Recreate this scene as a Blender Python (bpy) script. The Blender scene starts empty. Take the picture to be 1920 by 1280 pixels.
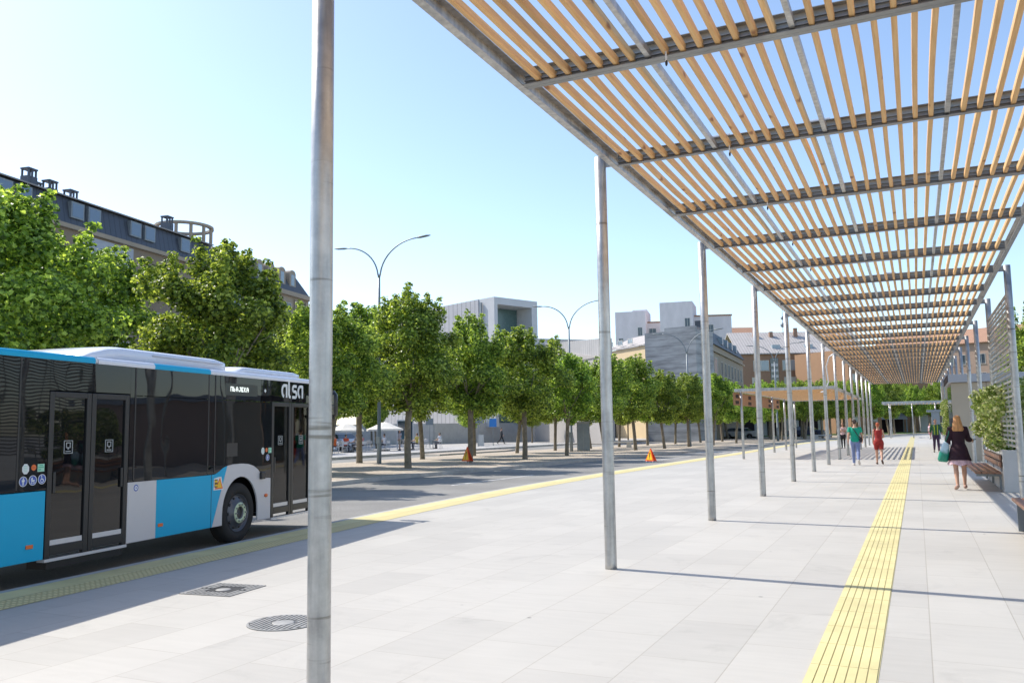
import bpy, bmesh, math, random
from mathutils import Vector, Matrix
PI = math.pi
R = math.radians
SC = bpy.context.scene
COL = SC.collection
random.seed(7)

# ------------------------------------------------------------------ camera
cam = bpy.data.cameras.new('camera')
camo = bpy.data.objects.new('camera', cam)
COL.objects.link(camo)
cam.sensor_width = 36.0
cam.lens = 30.0
cam.clip_end = 3000
YAW, PITCH, ROLL = 0.4399, 0.1022, -0.0160
cy, sy = math.cos(YAW), math.sin(YAW)
fw = Vector((-sy*math.cos(PITCH), cy*math.cos(PITCH), math.sin(PITCH)))
rr = Vector((cy, sy, 0))
uu = rr.cross(fw)
r2 = math.cos(ROLL)*rr + math.sin(ROLL)*uu
u2 = -math.sin(ROLL)*rr + math.cos(ROLL)*uu
M = Matrix((r2, u2, -fw)).transposed().to_4x4()
M.translation = Vector((0, 0, 1.6))
camo.matrix_world = M
SC.camera = camo

# ------------------------------------------------------------------ light
SUN_EL = R(46.5)
SAZ = R(96)                       # shadows run this way, clockwise from +Y
sund = Vector((-math.sin(SAZ)*math.cos(SUN_EL), -math.cos(SAZ)*math.cos(SUN_EL), math.sin(SUN_EL)))
w = bpy.data.worlds.new('World')
SC.world = w
w.use_nodes = True
nt = w.node_tree
bg = nt.nodes['Background']
sky = nt.nodes.new('ShaderNodeTexSky')
sky.sky_type = 'NISHITA'
sky.sun_disc = False
sky.sun_elevation = SUN_EL
sky.sun_rotation = math.atan2(sund.x, sund.y)
sky.air_density = 1.0
sky.dust_density = 1.4
sky.ozone_density = 1.0
sky.altitude = 800
nt.links.new(sky.outputs[0], bg.inputs[0])
bg.inputs[1].default_value = 0.14
sl = bpy.data.lights.new('sun', 'SUN')
sl.energy = 3.2
sl.angle = R(0.5)
sl.color = (1.0, 0.935, 0.84)
so = bpy.data.objects.new('sun', sl)
COL.objects.link(so)
so.rotation_euler = (-sund).to_track_quat('-Z', 'Y').to_euler()
SC.view_settings.view_transform = 'Standard'
SC.view_settings.look = 'None'
SC.view_settings.exposure = 0.88
SC.view_settings.gamma = 1
SC.view_settings.use_curve_mapping = False
SC.render.engine = 'CYCLES'

# ------------------------------------------------------------------ helpers
class MB:
    def __init__(s):
        s.v = []; s.f = []; s.m = []; s.s = []
    def add(s, vs, fs, m=0, sm=False):
        b = len(s.v)
        s.v.extend([tuple(v) for v in vs])
        for f in fs:
            s.f.append(tuple(b+i for i in f)); s.m.append(m); s.s.append(sm)
        return s
    def box(s, x0, x1, y0, y1, z0, z1, m=0):
        vs = [(x0,y0,z0),(x1,y0,z0),(x1,y1,z0),(x0,y1,z0),(x0,y0,z1),(x1,y0,z1),(x1,y1,z1),(x0,y1,z1)]
        return s.add(vs, [(0,3,2,1),(4,5,6,7),(0,1,5,4),(1,2,6,5),(2,3,7,6),(3,0,4,7)], m)
    def beam(s, a, b, w, h, m=0, up=(0,0,1)):
        a = Vector(a); b = Vector(b); t = (b-a).normalized(); up = Vector(up)
        if abs(t.dot(up)) > .99: up = Vector((0,1,0))
        sd = t.cross(up).normalized(); u = sd.cross(t)
        vs = []
        for p in (a, b):
            for i, j in ((-1,-1),(1,-1),(1,1),(-1,1)):
                vs.append(p + sd*(i*w/2) + u*(j*h/2))
        return s.add(vs, [(0,3,2,1),(4,5,6,7),(0,1,5,4),(1,2,6,5),(2,3,7,6),(3,0,4,7)], m)
    def loft(s, cs, rs, n=14, m=0, sm=True, ref=(1,0,0), caps=True, pw=1.0):
        cs = [Vector(c) for c in cs]; ref = Vector(ref); vs = []; k = len(cs)
        for i, c in enumerate(cs):
            t = (cs[min(i+1,k-1)] - cs[max(i-1,0)])
            if t.length < 1e-9: t = Vector((0,0,1))
            t.normalize()
            x = ref - t*ref.dot(t)
            if x.length < 1e-3: x = Vector((0,1,0)) - t*t.y
            x.normalize(); y = t.cross(x)
            r = rs[i]
            if not isinstance(r, (tuple, list)): r = (r, r)
            for j in range(n):
                a = 2*PI*j/n; ca, sa = math.cos(a), math.sin(a)
                if pw != 1: ca = math.copysign(abs(ca)**pw, ca); sa = math.copysign(abs(sa)**pw, sa)
                vs.append(c + x*(ca*r[0]) + y*(sa*r[1]))
        fs = []
        for i in range(k-1):
            for j in range(n):
                q = (j+1) % n
                fs.append((i*n+j, i*n+q, (i+1)*n+q, (i+1)*n+j))
        if caps:
            fs.append(tuple(range(n-1,-1,-1))); fs.append(tuple((k-1)*n+j for j in range(n)))
        return s.add(vs, fs, m, sm)
    def tube(s, pts, r, n=10, m=0, sm=True, caps=True):
        if not isinstance(r, list): r = [r]*len(pts)
        d = Vector(pts[-1])-Vector(pts[0])
        ref = (1,0,0) if abs(d.x) < .9*d.length else (0,1,0)
        return s.loft(pts, r, n, m, sm, ref, caps)
    def ball(s, c, r, m=0, n=12, k=8):
        if not isinstance(r, (tuple, list)): r = (r, r, r)
        cs = []; rs = []
        for i in range(k+1):
            a = -PI/2 + PI*i/k
            cs.append((c[0], c[1], c[2]+r[2]*math.sin(a))); q = max(math.cos(a), .02); rs.append((r[0]*q, r[1]*q))
        return s.loft(cs, rs, n, m)
    def prism(s, poly, z0, z1, m=0, side=None):
        n = len(poly)
        ar = sum(poly[i][0]*poly[(i+1)%n][1]-poly[(i+1)%n][0]*poly[i][1] for i in range(n))
        if ar < 0: poly = poly[::-1]
        vs = [(p[0],p[1],z0) for p in poly]+[(p[0],p[1],z1) for p in poly]
        s.add(vs, [tuple(range(n-1,-1,-1)), tuple(range(n,2*n))], m)
        b = len(s.v)-2*n
        for i in range(n):
            q = (i+1) % n
            s.f.append((b+i,b+q,b+n+q,b+n+i)); s.m.append(m if side is None else side); s.s.append(False)
        return s
    def plate(s, poly, x0, x1, m=0, sm=False):
        """polygon in the (y,z) plane, extruded along x"""
        n = len(poly)
        ar = sum(poly[i][0]*poly[(i+1)%n][1]-poly[(i+1)%n][0]*poly[i][1] for i in range(n))
        if ar < 0: poly = poly[::-1]
        vs = [(x0,p[0],p[1]) for p in poly]+[(x1,p[0],p[1]) for p in poly]
        fs = [tuple(range(n-1,-1,-1)), tuple(range(n,2*n))]
        for i in range(n):
            q = (i+1) % n
            fs.append((i,q,n+q,n+i))
        return s.add(vs, fs, m, sm)
    def stroke(s, pts, wd, x, th, m=0):
        """flat ribbon of width wd following pts in the (y,z) plane at x..x+th"""
        for i in range(len(pts)-1):
            a = Vector((x+th/2, pts[i][0], pts[i][1])); b = Vector((x+th/2, pts[i+1][0], pts[i+1][1]))
            d = (b-a).normalized()*wd*.28
            s.beam(a-d*(i > 0), b+d*(i < len(pts)-2), wd, th+.0003*(i % 2), m, up=(1,0,0))
        return s
    def xf(s, Mx, start=0):
        s.v[start:] = [tuple(Mx @ Vector(v)) for v in s.v[start:]]
        return s
    def mesh(s, name, mats):
        me = bpy.data.meshes.new(name)
        me.from_pydata(s.v, [], s.f)
        for m in (mats if isinstance(mats, (list, tuple)) else [mats]): me.materials.append(m)
        me.polygons.foreach_set('material_index', s.m)
        me.polygons.foreach_set('use_smooth', s.s)
        me.update()
        return me
    def build(s, name, mats, parent=None, world=False, bevel=0, **kw):
        if world and parent is not None:
            Mi = parent.matrix_basis.inverted()
            s.v = [tuple(Mi @ Vector(v)) for v in s.v]
        me = s.mesh(name, mats)
        o = bpy.data.objects.new(name, me)
        COL.objects.link(o)
        if parent is not None: o.parent = parent
        if bevel:
            b = o.modifiers.new('bevel', 'BEVEL'); b.width = bevel; b.segments = 2; b.limit_method = 'ANGLE'
        for k, v in kw.items(): o[k] = v
        return o

def tag(o, label=None, cat=None, group=None, kind=None):
    if label: o['label'] = label
    if cat: o['category'] = cat
    if group: o['group'] = group
    if kind: o['kind'] = kind
    return o
def thing(name, label, cat, loc=(0,0,0), rz=0, group=None):
    o = bpy.data.objects.new(name, None); COL.objects.link(o)
    o.location = loc; o.rotation_euler = (0,0,rz)
    o.empty_display_size = .2
    o.matrix_basis = Matrix.Translation(loc) @ Matrix.Rotation(rz, 4, 'Z')
    return tag(o, label, cat, group)
def struct(name, mb, mats, label=None):
    o = mb.build(name, mats); o['kind'] = 'structure'
    return o
def dup(o, loc=None, rz=None, label=None, parent=None, scale=None):
    c = o.copy(); COL.objects.link(c)
    if parent: c.parent = parent
    if loc is not None:
        c.location = loc
        c.rotation_euler = (0,0,rz or 0)
        if scale is not None: c.scale = scale
    if label: c['label'] = label
    for ch in [x for x in COL.objects if x.parent == o]:
        dup(ch, parent=c)
    return c

# ------------------------------------------------------------------ materials
def newmat(name):
    m = bpy.data.materials.new(name); m.use_nodes = True
    return m, m.node_tree, m.node_tree.nodes['Principled BSDF']
def pbr(name, col, rough=.6, metal=0, var=0, vs=3.0, bump=0, bs=30, spec=.5, coat=0, streak=None, objrnd=0):
    m, t, p = newmat(name)
    p.inputs['Base Color'].default_value = (*col, 1)
    p.inputs['Roughness'].default_value = rough
    p.inputs['Metallic'].default_value = metal
    p.inputs['Specular IOR Level'].default_value = spec
    p.inputs['Coat Weight'].default_value = coat
    L = t.links.new; N = t.nodes.new
    tc = N('ShaderNodeTexCoord')
    vec = tc.outputs['Object']
    if streak:
        mp = N('ShaderNodeMapping'); mp.inputs['Scale'].default_value = streak; L(vec, mp.inputs[0]); vec = mp.outputs[0]
    if var:
        n = N('ShaderNodeTexNoise'); n.inputs['Scale'].default_value = vs; n.inputs['Detail'].default_value = 6
        n.inputs['Roughness'].default_value = .65
        L(vec, n.inputs['Vector'])
        mr = N('ShaderNodeMapRange'); mr.inputs[1].default_value = .3; mr.inputs[2].default_value = .7
        mr.inputs[3].default_value = 1-var; mr.inputs[4].default_value = 1+var
        L(n.outputs[0], mr.inputs[0])
        h = N('ShaderNodeHueSaturation'); h.inputs['Color'].default_value = (*col, 1)
        L(mr.outputs[0], h.inputs['Value'])
        out = h.outputs[0]
        if objrnd:
            oi = N('ShaderNodeObjectInfo')
            mr2 = N('ShaderNodeMapRange'); mr2.inputs[3].default_value = 1-objrnd; mr2.inputs[4].default_value = 1+objrnd
            L(oi.outputs['Random'], mr2.inputs[0])
            h2 = N('ShaderNodeHueSaturation'); L(out, h2.inputs['Color']); L(mr2.outputs[0], h2.inputs['Value']); out = h2.outputs[0]
        L(out, p.inputs['Base Color'])
        mr3 = N('ShaderNodeMapRange'); mr3.inputs[3].default_value = max(0, rough-.1); mr3.inputs[4].default_value = min(1, rough+.1)
        L(n.outputs[0], mr3.inputs[0]); L(mr3.outputs[0], p.inputs['Roughness'])
    if bump:
        n2 = N('ShaderNodeTexNoise'); n2.inputs['Scale'].default_value = bs; n2.inputs['Detail'].default_value = 5
        L(vec, n2.inputs['Vector'])
        b = N('ShaderNodeBump'); b.inputs['Strength'].default_value = bump; b.inputs['Distance'].default_value = .02
        L(n2.outputs[0], b.inputs['Height']); L(b.outputs[0], p.inputs['Normal'])
    return m

def brickmat(name, c1, c2, mortar, bw, rh, ms=.006, rough=.75, rot=0, offs=.5, blotch=.12, world=True, bump=.3):
    m, t, p = newmat(name); L = t.links.new; N = t.nodes.new
    g = N('ShaderNodeNewGeometry')
    mp = N('ShaderNodeMapping'); mp.inputs['Rotation'].default_value = (0,0,rot)
    L(g.outputs['Position'], mp.inputs[0])
    bt = N('ShaderNodeTexBrick')
    bt.inputs['Color1'].default_value = (*c1,1); bt.inputs['Color2'].default_value = (*c2,1); bt.inputs['Mortar'].default_value = (*mortar,1)
    bt.inputs['Scale'].default_value = 1; bt.inputs['Mortar Size'].default_value = ms; bt.inputs['Mortar Smooth'].default_value = .2
    bt.inputs['Brick Width'].default_value = bw; bt.inputs['Row Height'].default_value = rh; bt.offset = offs
    L(mp.outputs[0], bt.inputs['Vector'])
    n = N('ShaderNodeTexNoise'); n.inputs['Scale'].default_value = .45; n.inputs['Detail'].default_value = 8; n.inputs['Roughness'].default_value = .62
    L(g.outputs['Position'], n.inputs['Vector'])
    mr = N('ShaderNodeMapRange'); mr.inputs[1].default_value = .3; mr.inputs[2].default_value = .7
    mr.inputs[3].default_value = 1-blotch; mr.inputs[4].default_value = 1+blotch*.6
    L(n.outputs[0], mr.inputs[0])
    h = N('ShaderNodeHueSaturation'); L(bt.outputs['Color'], h.inputs['Color']); L(mr.outputs[0], h.inputs['Value'])
    # faint streaks inside the slabs and a few dark specks
    mp2 = N('ShaderNodeMapping'); mp2.inputs['Scale'].default_value = (1.2, 9, 1); mp2.inputs['Rotation'].default_value = (0,0,rot)
    L(g.outputs['Position'], mp2.inputs[0])
    n2 = N('ShaderNodeTexNoise'); n2.inputs['Scale'].default_value = 1.5; n2.inputs['Detail'].default_value = 5; L(mp2.outputs[0], n2.inputs['Vector'])
    mr2 = N('ShaderNodeMapRange'); mr2.inputs[1].default_value = .35; mr2.inputs[2].default_value = .65
    mr2.inputs[3].default_value = .975; mr2.inputs[4].default_value = 1.02
    L(n2.outputs[0], mr2.inputs[0])
    h2 = N('ShaderNodeHueSaturation'); L(h.outputs[0], h2.inputs['Color']); L(mr2.outputs[0], h2.inputs['Value'])
    vo = N('ShaderNodeTexVoronoi'); vo.inputs['Scale'].default_value = 1.1; L(g.outputs['Position'], vo.inputs['Vector'])
    cr = N('ShaderNodeMapRange'); cr.inputs[1].default_value = .018; cr.inputs[2].default_value = .03; cr.inputs[3].default_value = .45; cr.inputs[4].default_value = 1
    L(vo.outputs['Distance'], cr.inputs[0])
    h3 = N('ShaderNodeHueSaturation'); L(h2.outputs[0], h3.inputs['Color']); L(cr.outputs[0], h3.inputs['Value'])
    n4 = N('ShaderNodeTexNoise'); n4.inputs['Scale'].default_value = 1.3; n4.inputs['Detail'].default_value = 9; n4.inputs['Roughness'].default_value = .7; n4.inputs['Distortion'].default_value = .8
    L(g.outputs['Position'], n4.inputs['Vector'])
    st = N('ShaderNodeMapRange'); st.inputs[1].default_value = .56; st.inputs[2].default_value = .72; st.inputs[3].default_value = 1; st.inputs[4].default_value = .86; L(n4.outputs[0], st.inputs[0])
    h4 = N('ShaderNodeHueSaturation'); L(h3.outputs[0], h4.inputs['Color']); L(st.outputs[0], h4.inputs['Value'])
    L(h4.outputs[0], p.inputs['Base Color'])
    p.inputs['Roughness'].default_value = rough
    b = N('ShaderNodeBump'); b.inputs['Strength'].default_value = bump; b.inputs['Distance'].default_value = .004
    inv = N('ShaderNodeMath'); inv.operation = 'SUBTRACT'; inv.inputs[0].default_value = 1; L(bt.outputs['Fac'], inv.inputs[1])
    L(inv.outputs[0], b.inputs['Height']); L(b.outputs[0], p.inputs['Normal'])
    return m

m_pave = brickmat('pale_stone_paving', (.475,.46,.42), (.432,.418,.382), (.345,.322,.28), 1.2, .62, .004, .62, rot=R(90), blotch=.08)
m_pink = brickmat('warm_sidewalk_paving', (.50,.43,.35), (.44,.37,.30), (.27,.24,.2), .4, .2, .008, .8, rot=R(10), blotch=.2)
m_plaza = brickmat('plaza_paving', (.46,.45,.43), (.40,.39,.38), (.3,.29,.28), .6, .4, .01, .8, rot=R(5), blotch=.15)
def asphalt():
    m, t, p = newmat('asphalt'); L = t.links.new; N = t.nodes.new
    g = N('ShaderNodeNewGeometry')
    n = N('ShaderNodeTexNoise'); n.inputs['Scale'].default_value = .25; n.inputs['Detail'].default_value = 8; n.inputs['Roughness'].default_value=.6
    L(g.outputs['Position'], n.inputs['Vector'])
    n2 = N('ShaderNodeTexNoise'); n2.inputs['Scale'].default_value = 45; n2.inputs['Detail'].default_value = 3; L(g.outputs['Position'], n2.inputs['Vector'])
    r = N('ShaderNodeValToRGB'); r.color_ramp.elements[0].color = (.19,.185,.175,1); r.color_ramp.elements[1].color = (.27,.265,.25,1)
    r.color_ramp.elements[0].position = .35; r.color_ramp.elements[1].position = .65
    L(n.outputs[0], r.inputs[0])
    h = N('ShaderNodeHueSaturation'); L(r.outputs[0], h.inputs['Color'])
    mr = N('ShaderNodeMapRange'); mr.inputs[1].default_value=.3; mr.inputs[2].default_value=.7; mr.inputs[3].default_value = .75; mr.inputs[4].default_value = 1.25; L(n2.outputs[0], mr.inputs[0]); L(mr.outputs[0], h.inputs['Value'])
    L(h.outputs[0], p.inputs['Base Color']); p.inputs['Roughness'].default_value = .85
    b = N('ShaderNodeBump'); b.inputs['Strength'].default_value = .4; b.inputs['Distance'].default_value = .01; L(n2.outputs[0], b.inputs['Height']); L(b.outputs[0], p.inputs['Normal'])
    return m
m_asph = asphalt()
m_grass = pbr('grass', (.10,.17,.035), .9, var=.35, vs=.8, bump=.6, bs=8)
m_kerb = pbr('kerb_granite', (.40,.40,.39), .7, var=.15, vs=4)
m_kerbp = pbr('kerb_concrete', (.46,.43,.38), .8, var=.2, vs=2)
m_yel = pbr('yellow_tactile', (.62,.555,.275), .65, var=.16, vs=1.4)
def domes():
    m, t, p = newmat('yellow_tactile_domes'); L = t.links.new; N = t.nodes.new
    g = N('ShaderNodeNewGeometry')
    mp = N('ShaderNodeMapping'); mp.inputs['Rotation'].default_value = (0,0,R(-8)); mp.inputs['Scale'].default_value = (14,14,14); L(g.outputs['Position'], mp.inputs[0])
    fr = N('ShaderNodeVectorMath'); fr.operation = 'FRACTION'; L(mp.outputs[0], fr.inputs[0])
    sb = N('ShaderNodeVectorMath'); sb.operation = 'SUBTRACT'; sb.inputs[1].default_value = (.5,.5,0); L(fr.outputs[0], sb.inputs[0])
    ml = N('ShaderNodeVectorMath'); ml.operation = 'MULTIPLY'; ml.inputs[1].default_value = (1,1,0); L(sb.outputs[0], ml.inputs[0])
    ln = N('ShaderNodeVectorMath'); ln.operation = 'LENGTH'; L(ml.outputs[0], ln.inputs[0])
    mr = N('ShaderNodeMapRange'); mr.inputs[1].default_value = .22; mr.inputs[2].default_value = .36; mr.inputs[3].default_value = 1; mr.inputs[4].default_value = 0
    L(ln.outputs['Value'], mr.inputs[0])
    mx = N('ShaderNodeMix'); mx.data_type = 'RGBA'; mx.inputs[6].default_value = (.50,.43,.20,1); mx.inputs[7].default_value = (.78,.70,.36,1)
    L(mr.outputs[0], mx.inputs[0]); L(mx.outputs[2], p.inputs['Base Color'])
    b = N('ShaderNodeBump'); b.inputs['Strength'].default_value = .8; b.inputs['Distance'].default_value = .006; L(mr.outputs[0], b.inputs['Height']); L(b.outputs[0], p.inputs['Normal'])
    p.inputs['Roughness'].default_value = .7
    return m
m_dome = domes()
m_white = pbr('road_paint', (.62,.62,.60), .7, var=.25, vs=3)
def galv():
    m, t, p = newmat('galvanised_steel'); L = t.links.new; N = t.nodes.new
    tc = N('ShaderNodeTexCoord')
    oi = N('ShaderNodeObjectInfo')
    av = N('ShaderNodeVectorMath'); av.operation = 'ADD'; L(tc.outputs['Object'], av.inputs[0]); L(oi.outputs['Location'], av.inputs[1])
    n = N('ShaderNodeTexNoise'); n.inputs['Scale'].default_value = 5; n.inputs['Detail'].default_value = 8; n.inputs['Roughness'].default_value=.7; L(av.outputs[0], n.inputs['Vector'])
    mp = N('ShaderNodeMapping'); mp.inputs['Scale'].default_value = (3,3,.25); L(av.outputs[0], mp.inputs[0])
    st = N('ShaderNodeTexNoise'); st.inputs['Scale'].default_value = 6; st.inputs['Detail'].default_value = 6; L(mp.outputs[0], st.inputs['Vector'])
    mp2 = N('ShaderNodeMapping'); mp2.inputs['Scale'].default_value = (.4,.4,7); L(av.outputs[0], mp2.inputs[0])
    rg = N('ShaderNodeTexNoise'); rg.inputs['Scale'].default_value = 2.2; rg.inputs['Detail'].default_value = 4; L(mp2.outputs[0], rg.inputs['Vector'])
    ad = N('ShaderNodeMath'); ad.operation = 'ADD'; L(n.outputs[0], ad.inputs[0]); L(st.outputs[0], ad.inputs[1])
    mr = N('ShaderNodeMapRange'); mr.inputs[1].default_value = .7; mr.inputs[2].default_value = 1.3; L(ad.outputs[0], mr.inputs[0])
    r = N('ShaderNodeValToRGB'); r.color_ramp.elements[0].color = (.30,.30,.30,1); r.color_ramp.elements[1].color = (.58,.575,.555,1)
    L(mr.outputs[0], r.inputs[0])
    lr = N('ShaderNodeValToRGB'); lr.color_ramp.elements[0].position = .62; lr.color_ramp.elements[0].color = (1,1,1,1); lr.color_ramp.elements[1].position = .70; lr.color_ramp.elements[1].color = (.52,.50,.46,1)
    L(rg.outputs[0], lr.inputs[0])
    mm = N('ShaderNodeMix'); mm.data_type = 'RGBA'; mm.blend_type = 'MULTIPLY'; mm.inputs[0].default_value = 1
    L(r.outputs[0], mm.inputs[6]); L(lr.outputs[0], mm.inputs[7])
    L(mm.outputs[2], p.inputs['Base Color'])
    p.inputs['Metallic'].default_value = .72
    mr2 = N('ShaderNodeMapRange'); mr2.inputs[3].default_value = .3; mr2.inputs[4].default_value = .5; L(n.outputs[0], mr2.inputs[0]); L(mr2.outputs[0], p.inputs['Roughness'])
    b = N('ShaderNodeBump'); b.inputs['Strength'].default_value = .15; b.inputs['Distance'].default_value = .01; L(rg.outputs[0], b.inputs['Height']); L(b.outputs[0], p.inputs['Normal'])
    return m
m_galv = galv()
m_galvd = pbr('shaded_channel_steel', (.27,.275,.275), .55, .3, var=.22, vs=5)  # darker than the other steel: the channel's shade is put into its colour
def woodmat(name, c0, c1, knot, sc=(30, 1.2, 30), rough=.6):
    m, t, p = newmat(name); L = t.links.new; N = t.nodes.new
    tc = N('ShaderNodeTexCoord'); oi = N('ShaderNodeObjectInfo')
    rnd = N('ShaderNodeMath'); rnd.operation = 'MULTIPLY'; rnd.inputs[1].default_value = 37; L(oi.outputs['Random'], rnd.inputs[0])
    gi = N('ShaderNodeNewGeometry')
    r2_ = N('ShaderNodeMath'); r2_.operation = 'MULTIPLY_ADD'; r2_.inputs[1].default_value = 23; L(gi.outputs['Random Per Island'], r2_.inputs[0]); L(rnd.outputs[0], r2_.inputs[2])
    cb = N('ShaderNodeCombineXYZ'); L(r2_.outputs[0], cb.inputs[0]); L(r2_.outputs[0], cb.inputs[1])
    av = N('ShaderNodeVectorMath'); av.operation = 'ADD'; L(tc.outputs['Object'], av.inputs[0]); L(cb.outputs[0], av.inputs[1])
    mp = N('ShaderNodeMapping'); mp.inputs['Scale'].default_value = sc; L(av.outputs[0], mp.inputs[0])
    n = N('ShaderNodeTexNoise'); n.inputs['Scale'].default_value = 1.5; n.inputs['Detail'].default_value = 5; n.inputs['Distortion'].default_value = .6; L(mp.outputs[0], n.inputs['Vector'])
    r = N('ShaderNodeValToRGB'); r.color_ramp.elements[0].position = .3; r.color_ramp.elements[1].position = .7
    r.color_ramp.elements[0].color = (*c0,1); r.color_ramp.elements[1].color = (*c1,1); L(n.outputs[0], r.inputs[0])
    mp2 = N('ShaderNodeMapping'); mp2.inputs['Scale'].default_value = (3.5, 1.7, 3.5); L(av.outputs[0], mp2.inputs[0])
    vo = N('ShaderNodeTexVoronoi'); vo.inputs['Scale'].default_value = 1.3; L(mp2.outputs[0], vo.inputs['Vector'])
    kr = N('ShaderNodeMapRange'); kr.inputs[1].default_value = .07; kr.inputs[2].default_value = .16; kr.inputs[3].default_value = 1; kr.inputs[4].default_value = 0; L(vo.outputs['Distance'], kr.inputs[0])
    mx = N('ShaderNodeMix'); mx.data_type = 'RGBA'; L(kr.outputs[0], mx.inputs[0]); L(r.outputs[0], mx.inputs[6]); mx.inputs[7].default_value = (*knot,1)
    h = N('ShaderNodeHueSaturation'); L(mx.outputs[2], h.inputs['Color'])
    mr = N('ShaderNodeMapRange'); mr.inputs[3].default_value = .76; mr.inputs[4].default_value = 1.16; L(gi.outputs['Random Per Island'], mr.inputs[0]); L(mr.outputs[0], h.inputs['Value'])
    L(h.outputs[0], p.inputs['Base Color']); p.inputs['Roughness'].default_value = rough
    return m
m_pine = woodmat('pine_slat', (.58,.345,.14), (.75,.49,.23), (.30,.13,.05))
m_bench = woodmat('red_brown_timber', (.19,.09,.052), (.31,.155,.09), (.12,.04,.02), sc=(30,2,30), rough=.5)
m_board = woodmat('wood_board', (.24,.125,.06), (.34,.18,.09), (.2,.09,.04), sc=(10,2,30))
m_conc = pbr('smooth_concrete', (.50,.49,.47), .75, var=.10, vs=2, bump=.15)
m_bark = pbr('plane_bark', (.20,.165,.12), .9, var=.35, vs=5, bump=.6, bs=12)

def leafmat(name, c0, c1, c2, tr=.45):
    m = bpy.data.materials.new(name); m.use_nodes = True; t = m.node_tree; t.nodes.clear(); L = t.links.new; N = t.nodes.new
    g = N('ShaderNodeNewGeometry'); oi = N('ShaderNodeObjectInfo')
    r = N('ShaderNodeValToRGB'); r.color_ramp.elements[0].color = (*c0,1); r.color_ramp.elements[1].color = (*c2,1)
    e = r.color_ramp.elements.new(.5); e.color = (*c1,1)
    L(g.outputs['Random Per Island'], r.inputs[0])
    h = N('ShaderNodeHueSaturation'); L(r.outputs[0], h.inputs['Color'])
    mr = N('ShaderNodeMapRange'); mr.inputs[3].default_value = .85; mr.inputs[4].default_value = 1.2; L(oi.outputs['Random'], mr.inputs[0]); L(mr.outputs[0], h.inputs['Value'])
    mh = N('ShaderNodeMapRange'); mh.inputs[3].default_value = .49; mh.inputs[4].default_value = .508; L(oi.outputs['Random'], mh.inputs[0]); L(mh.outputs[0], h.inputs['Hue'])
    p = N('ShaderNodeBsdfPrincipled'); p.inputs['Roughness'].default_value = .42; L(h.outputs[0], p.inputs['Base Color'])
    p.inputs['Specular IOR Level'].default_value = .45
    tl = N('ShaderNodeBsdfTranslucent')
    h2 = N('ShaderNodeHueSaturation'); h2.inputs['Hue'].default_value = .487; h2.inputs['Saturation'].default_value = 1.1; h2.inputs['Value'].default_value = 1.9; L(h.outputs[0], h2.inputs['Color']); L(h2.outputs[0], tl.inputs[0])
    mx = N('ShaderNodeMixShader'); mx.inputs[0].default_value = tr; L(p.outputs[0], mx.inputs[1]); L(tl.outputs[0], mx.inputs[2])
    o = N('ShaderNodeOutputMaterial'); L(mx.outputs[0], o.inputs[0])
    return m
m_leaf = leafmat('plane_leaf', (.03,.065,.014), (.17,.265,.045), (.50,.62,.13), .42)
m_leafd = leafmat('dark_leaf', (.025,.055,.015), (.04,.08,.02), (.06,.10,.025), .3)
m_leafv = leafmat('variegated_leaf', (.14,.23,.05), (.30,.40,.11), (.74,.74,.46), .45)

def glass(name, tint=(.02,.025,.03), rough=.03, wav=0, spec=.6):
    m, t, p = newmat(name)
    p.inputs['Base Color'].default_value = (*tint,1); p.inputs['Roughness'].default_value = rough; p.inputs['Specular IOR Level'].default_value = spec
    if wav:
        L = t.links.new; N = t.nodes.new
        tc = N('ShaderNodeTexCoord'); n = N('ShaderNodeTexNoise'); n.inputs['Scale'].default_value = 1.6; n.inputs['Detail'].default_value = 1
        mp = N('ShaderNodeMapping'); mp.inputs['Scale'].default_value = (1,1.3,.7); L(tc.outputs['Object'], mp.inputs[0]); L(mp.outputs[0], n.inputs['Vector'])
        b = N('ShaderNodeBump'); b.inputs['Strength'].default_value = 1; b.inputs['Distance'].default_value = wav; L(n.outputs[0], b.inputs['Height']); L(b.outputs[0], p.inputs['Normal'])
    return m
m_busglass = glass('bus_tinted_glass', (.006,.007,.009), .02, .0035, .45)
m_win = glass('window_glass', (.05,.07,.09), .05, 0, .8)
m_winl = glass('window_glass_pale', (.26,.33,.38), .1, 0, .8)
m_winb = glass('sky_reflecting_glass', (.13,.19,.27), .08, 0, .8)
m_shut = pbr('roller_shutter', (.55,.54,.50), .6, var=.1, vs=6)
def seeglass(name, f=.55, tint=(.55,.62,.6)):
    m = bpy.data.materials.new(name); m.use_nodes = True; t = m.node_tree; t.nodes.clear(); L = t.links.new; N = t.nodes.new
    a = N('ShaderNodeBsdfTransparent'); a.inputs[0].default_value = (*tint,1)
    g = N('ShaderNodeBsdfGlossy'); g.inputs['Roughness'].default_value = .02
    fr = N('ShaderNodeFresnel'); fr.inputs[0].default_value = 1.5
    mx = N('ShaderNodeMixShader'); L(fr.outputs[0], mx.inputs[0]); L(a.outputs[0], mx.inputs[1]); L(g.outputs[0], mx.inputs[2])
    o = N('ShaderNodeOutputMaterial'); L(mx.outputs[0], o.inputs[0])
    return m
m_clear = seeglass('door_glass')
m_blue = pbr('blue_bus_paint', (.010,.385,.64), .4, spec=.25, var=.02, vs=1)
m_grey = pbr('light_grey_bus_paint', (.60,.585,.59), .4, spec=.3, var=.03, vs=1)
m_wht = pbr('white_bus_paint', (.72,.74,.80), .25, coat=.5, var=.03, vs=2)
m_blk = pbr('black_trim', (.018,.018,.02), .35)
m_rub = pbr('tyre_rubber', (.022,.021,.02), .85, bump=.3, bs=60)
m_rim = pbr('grey_rim', (.11,.115,.13), .4, .4, var=.15, vs=9)
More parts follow.
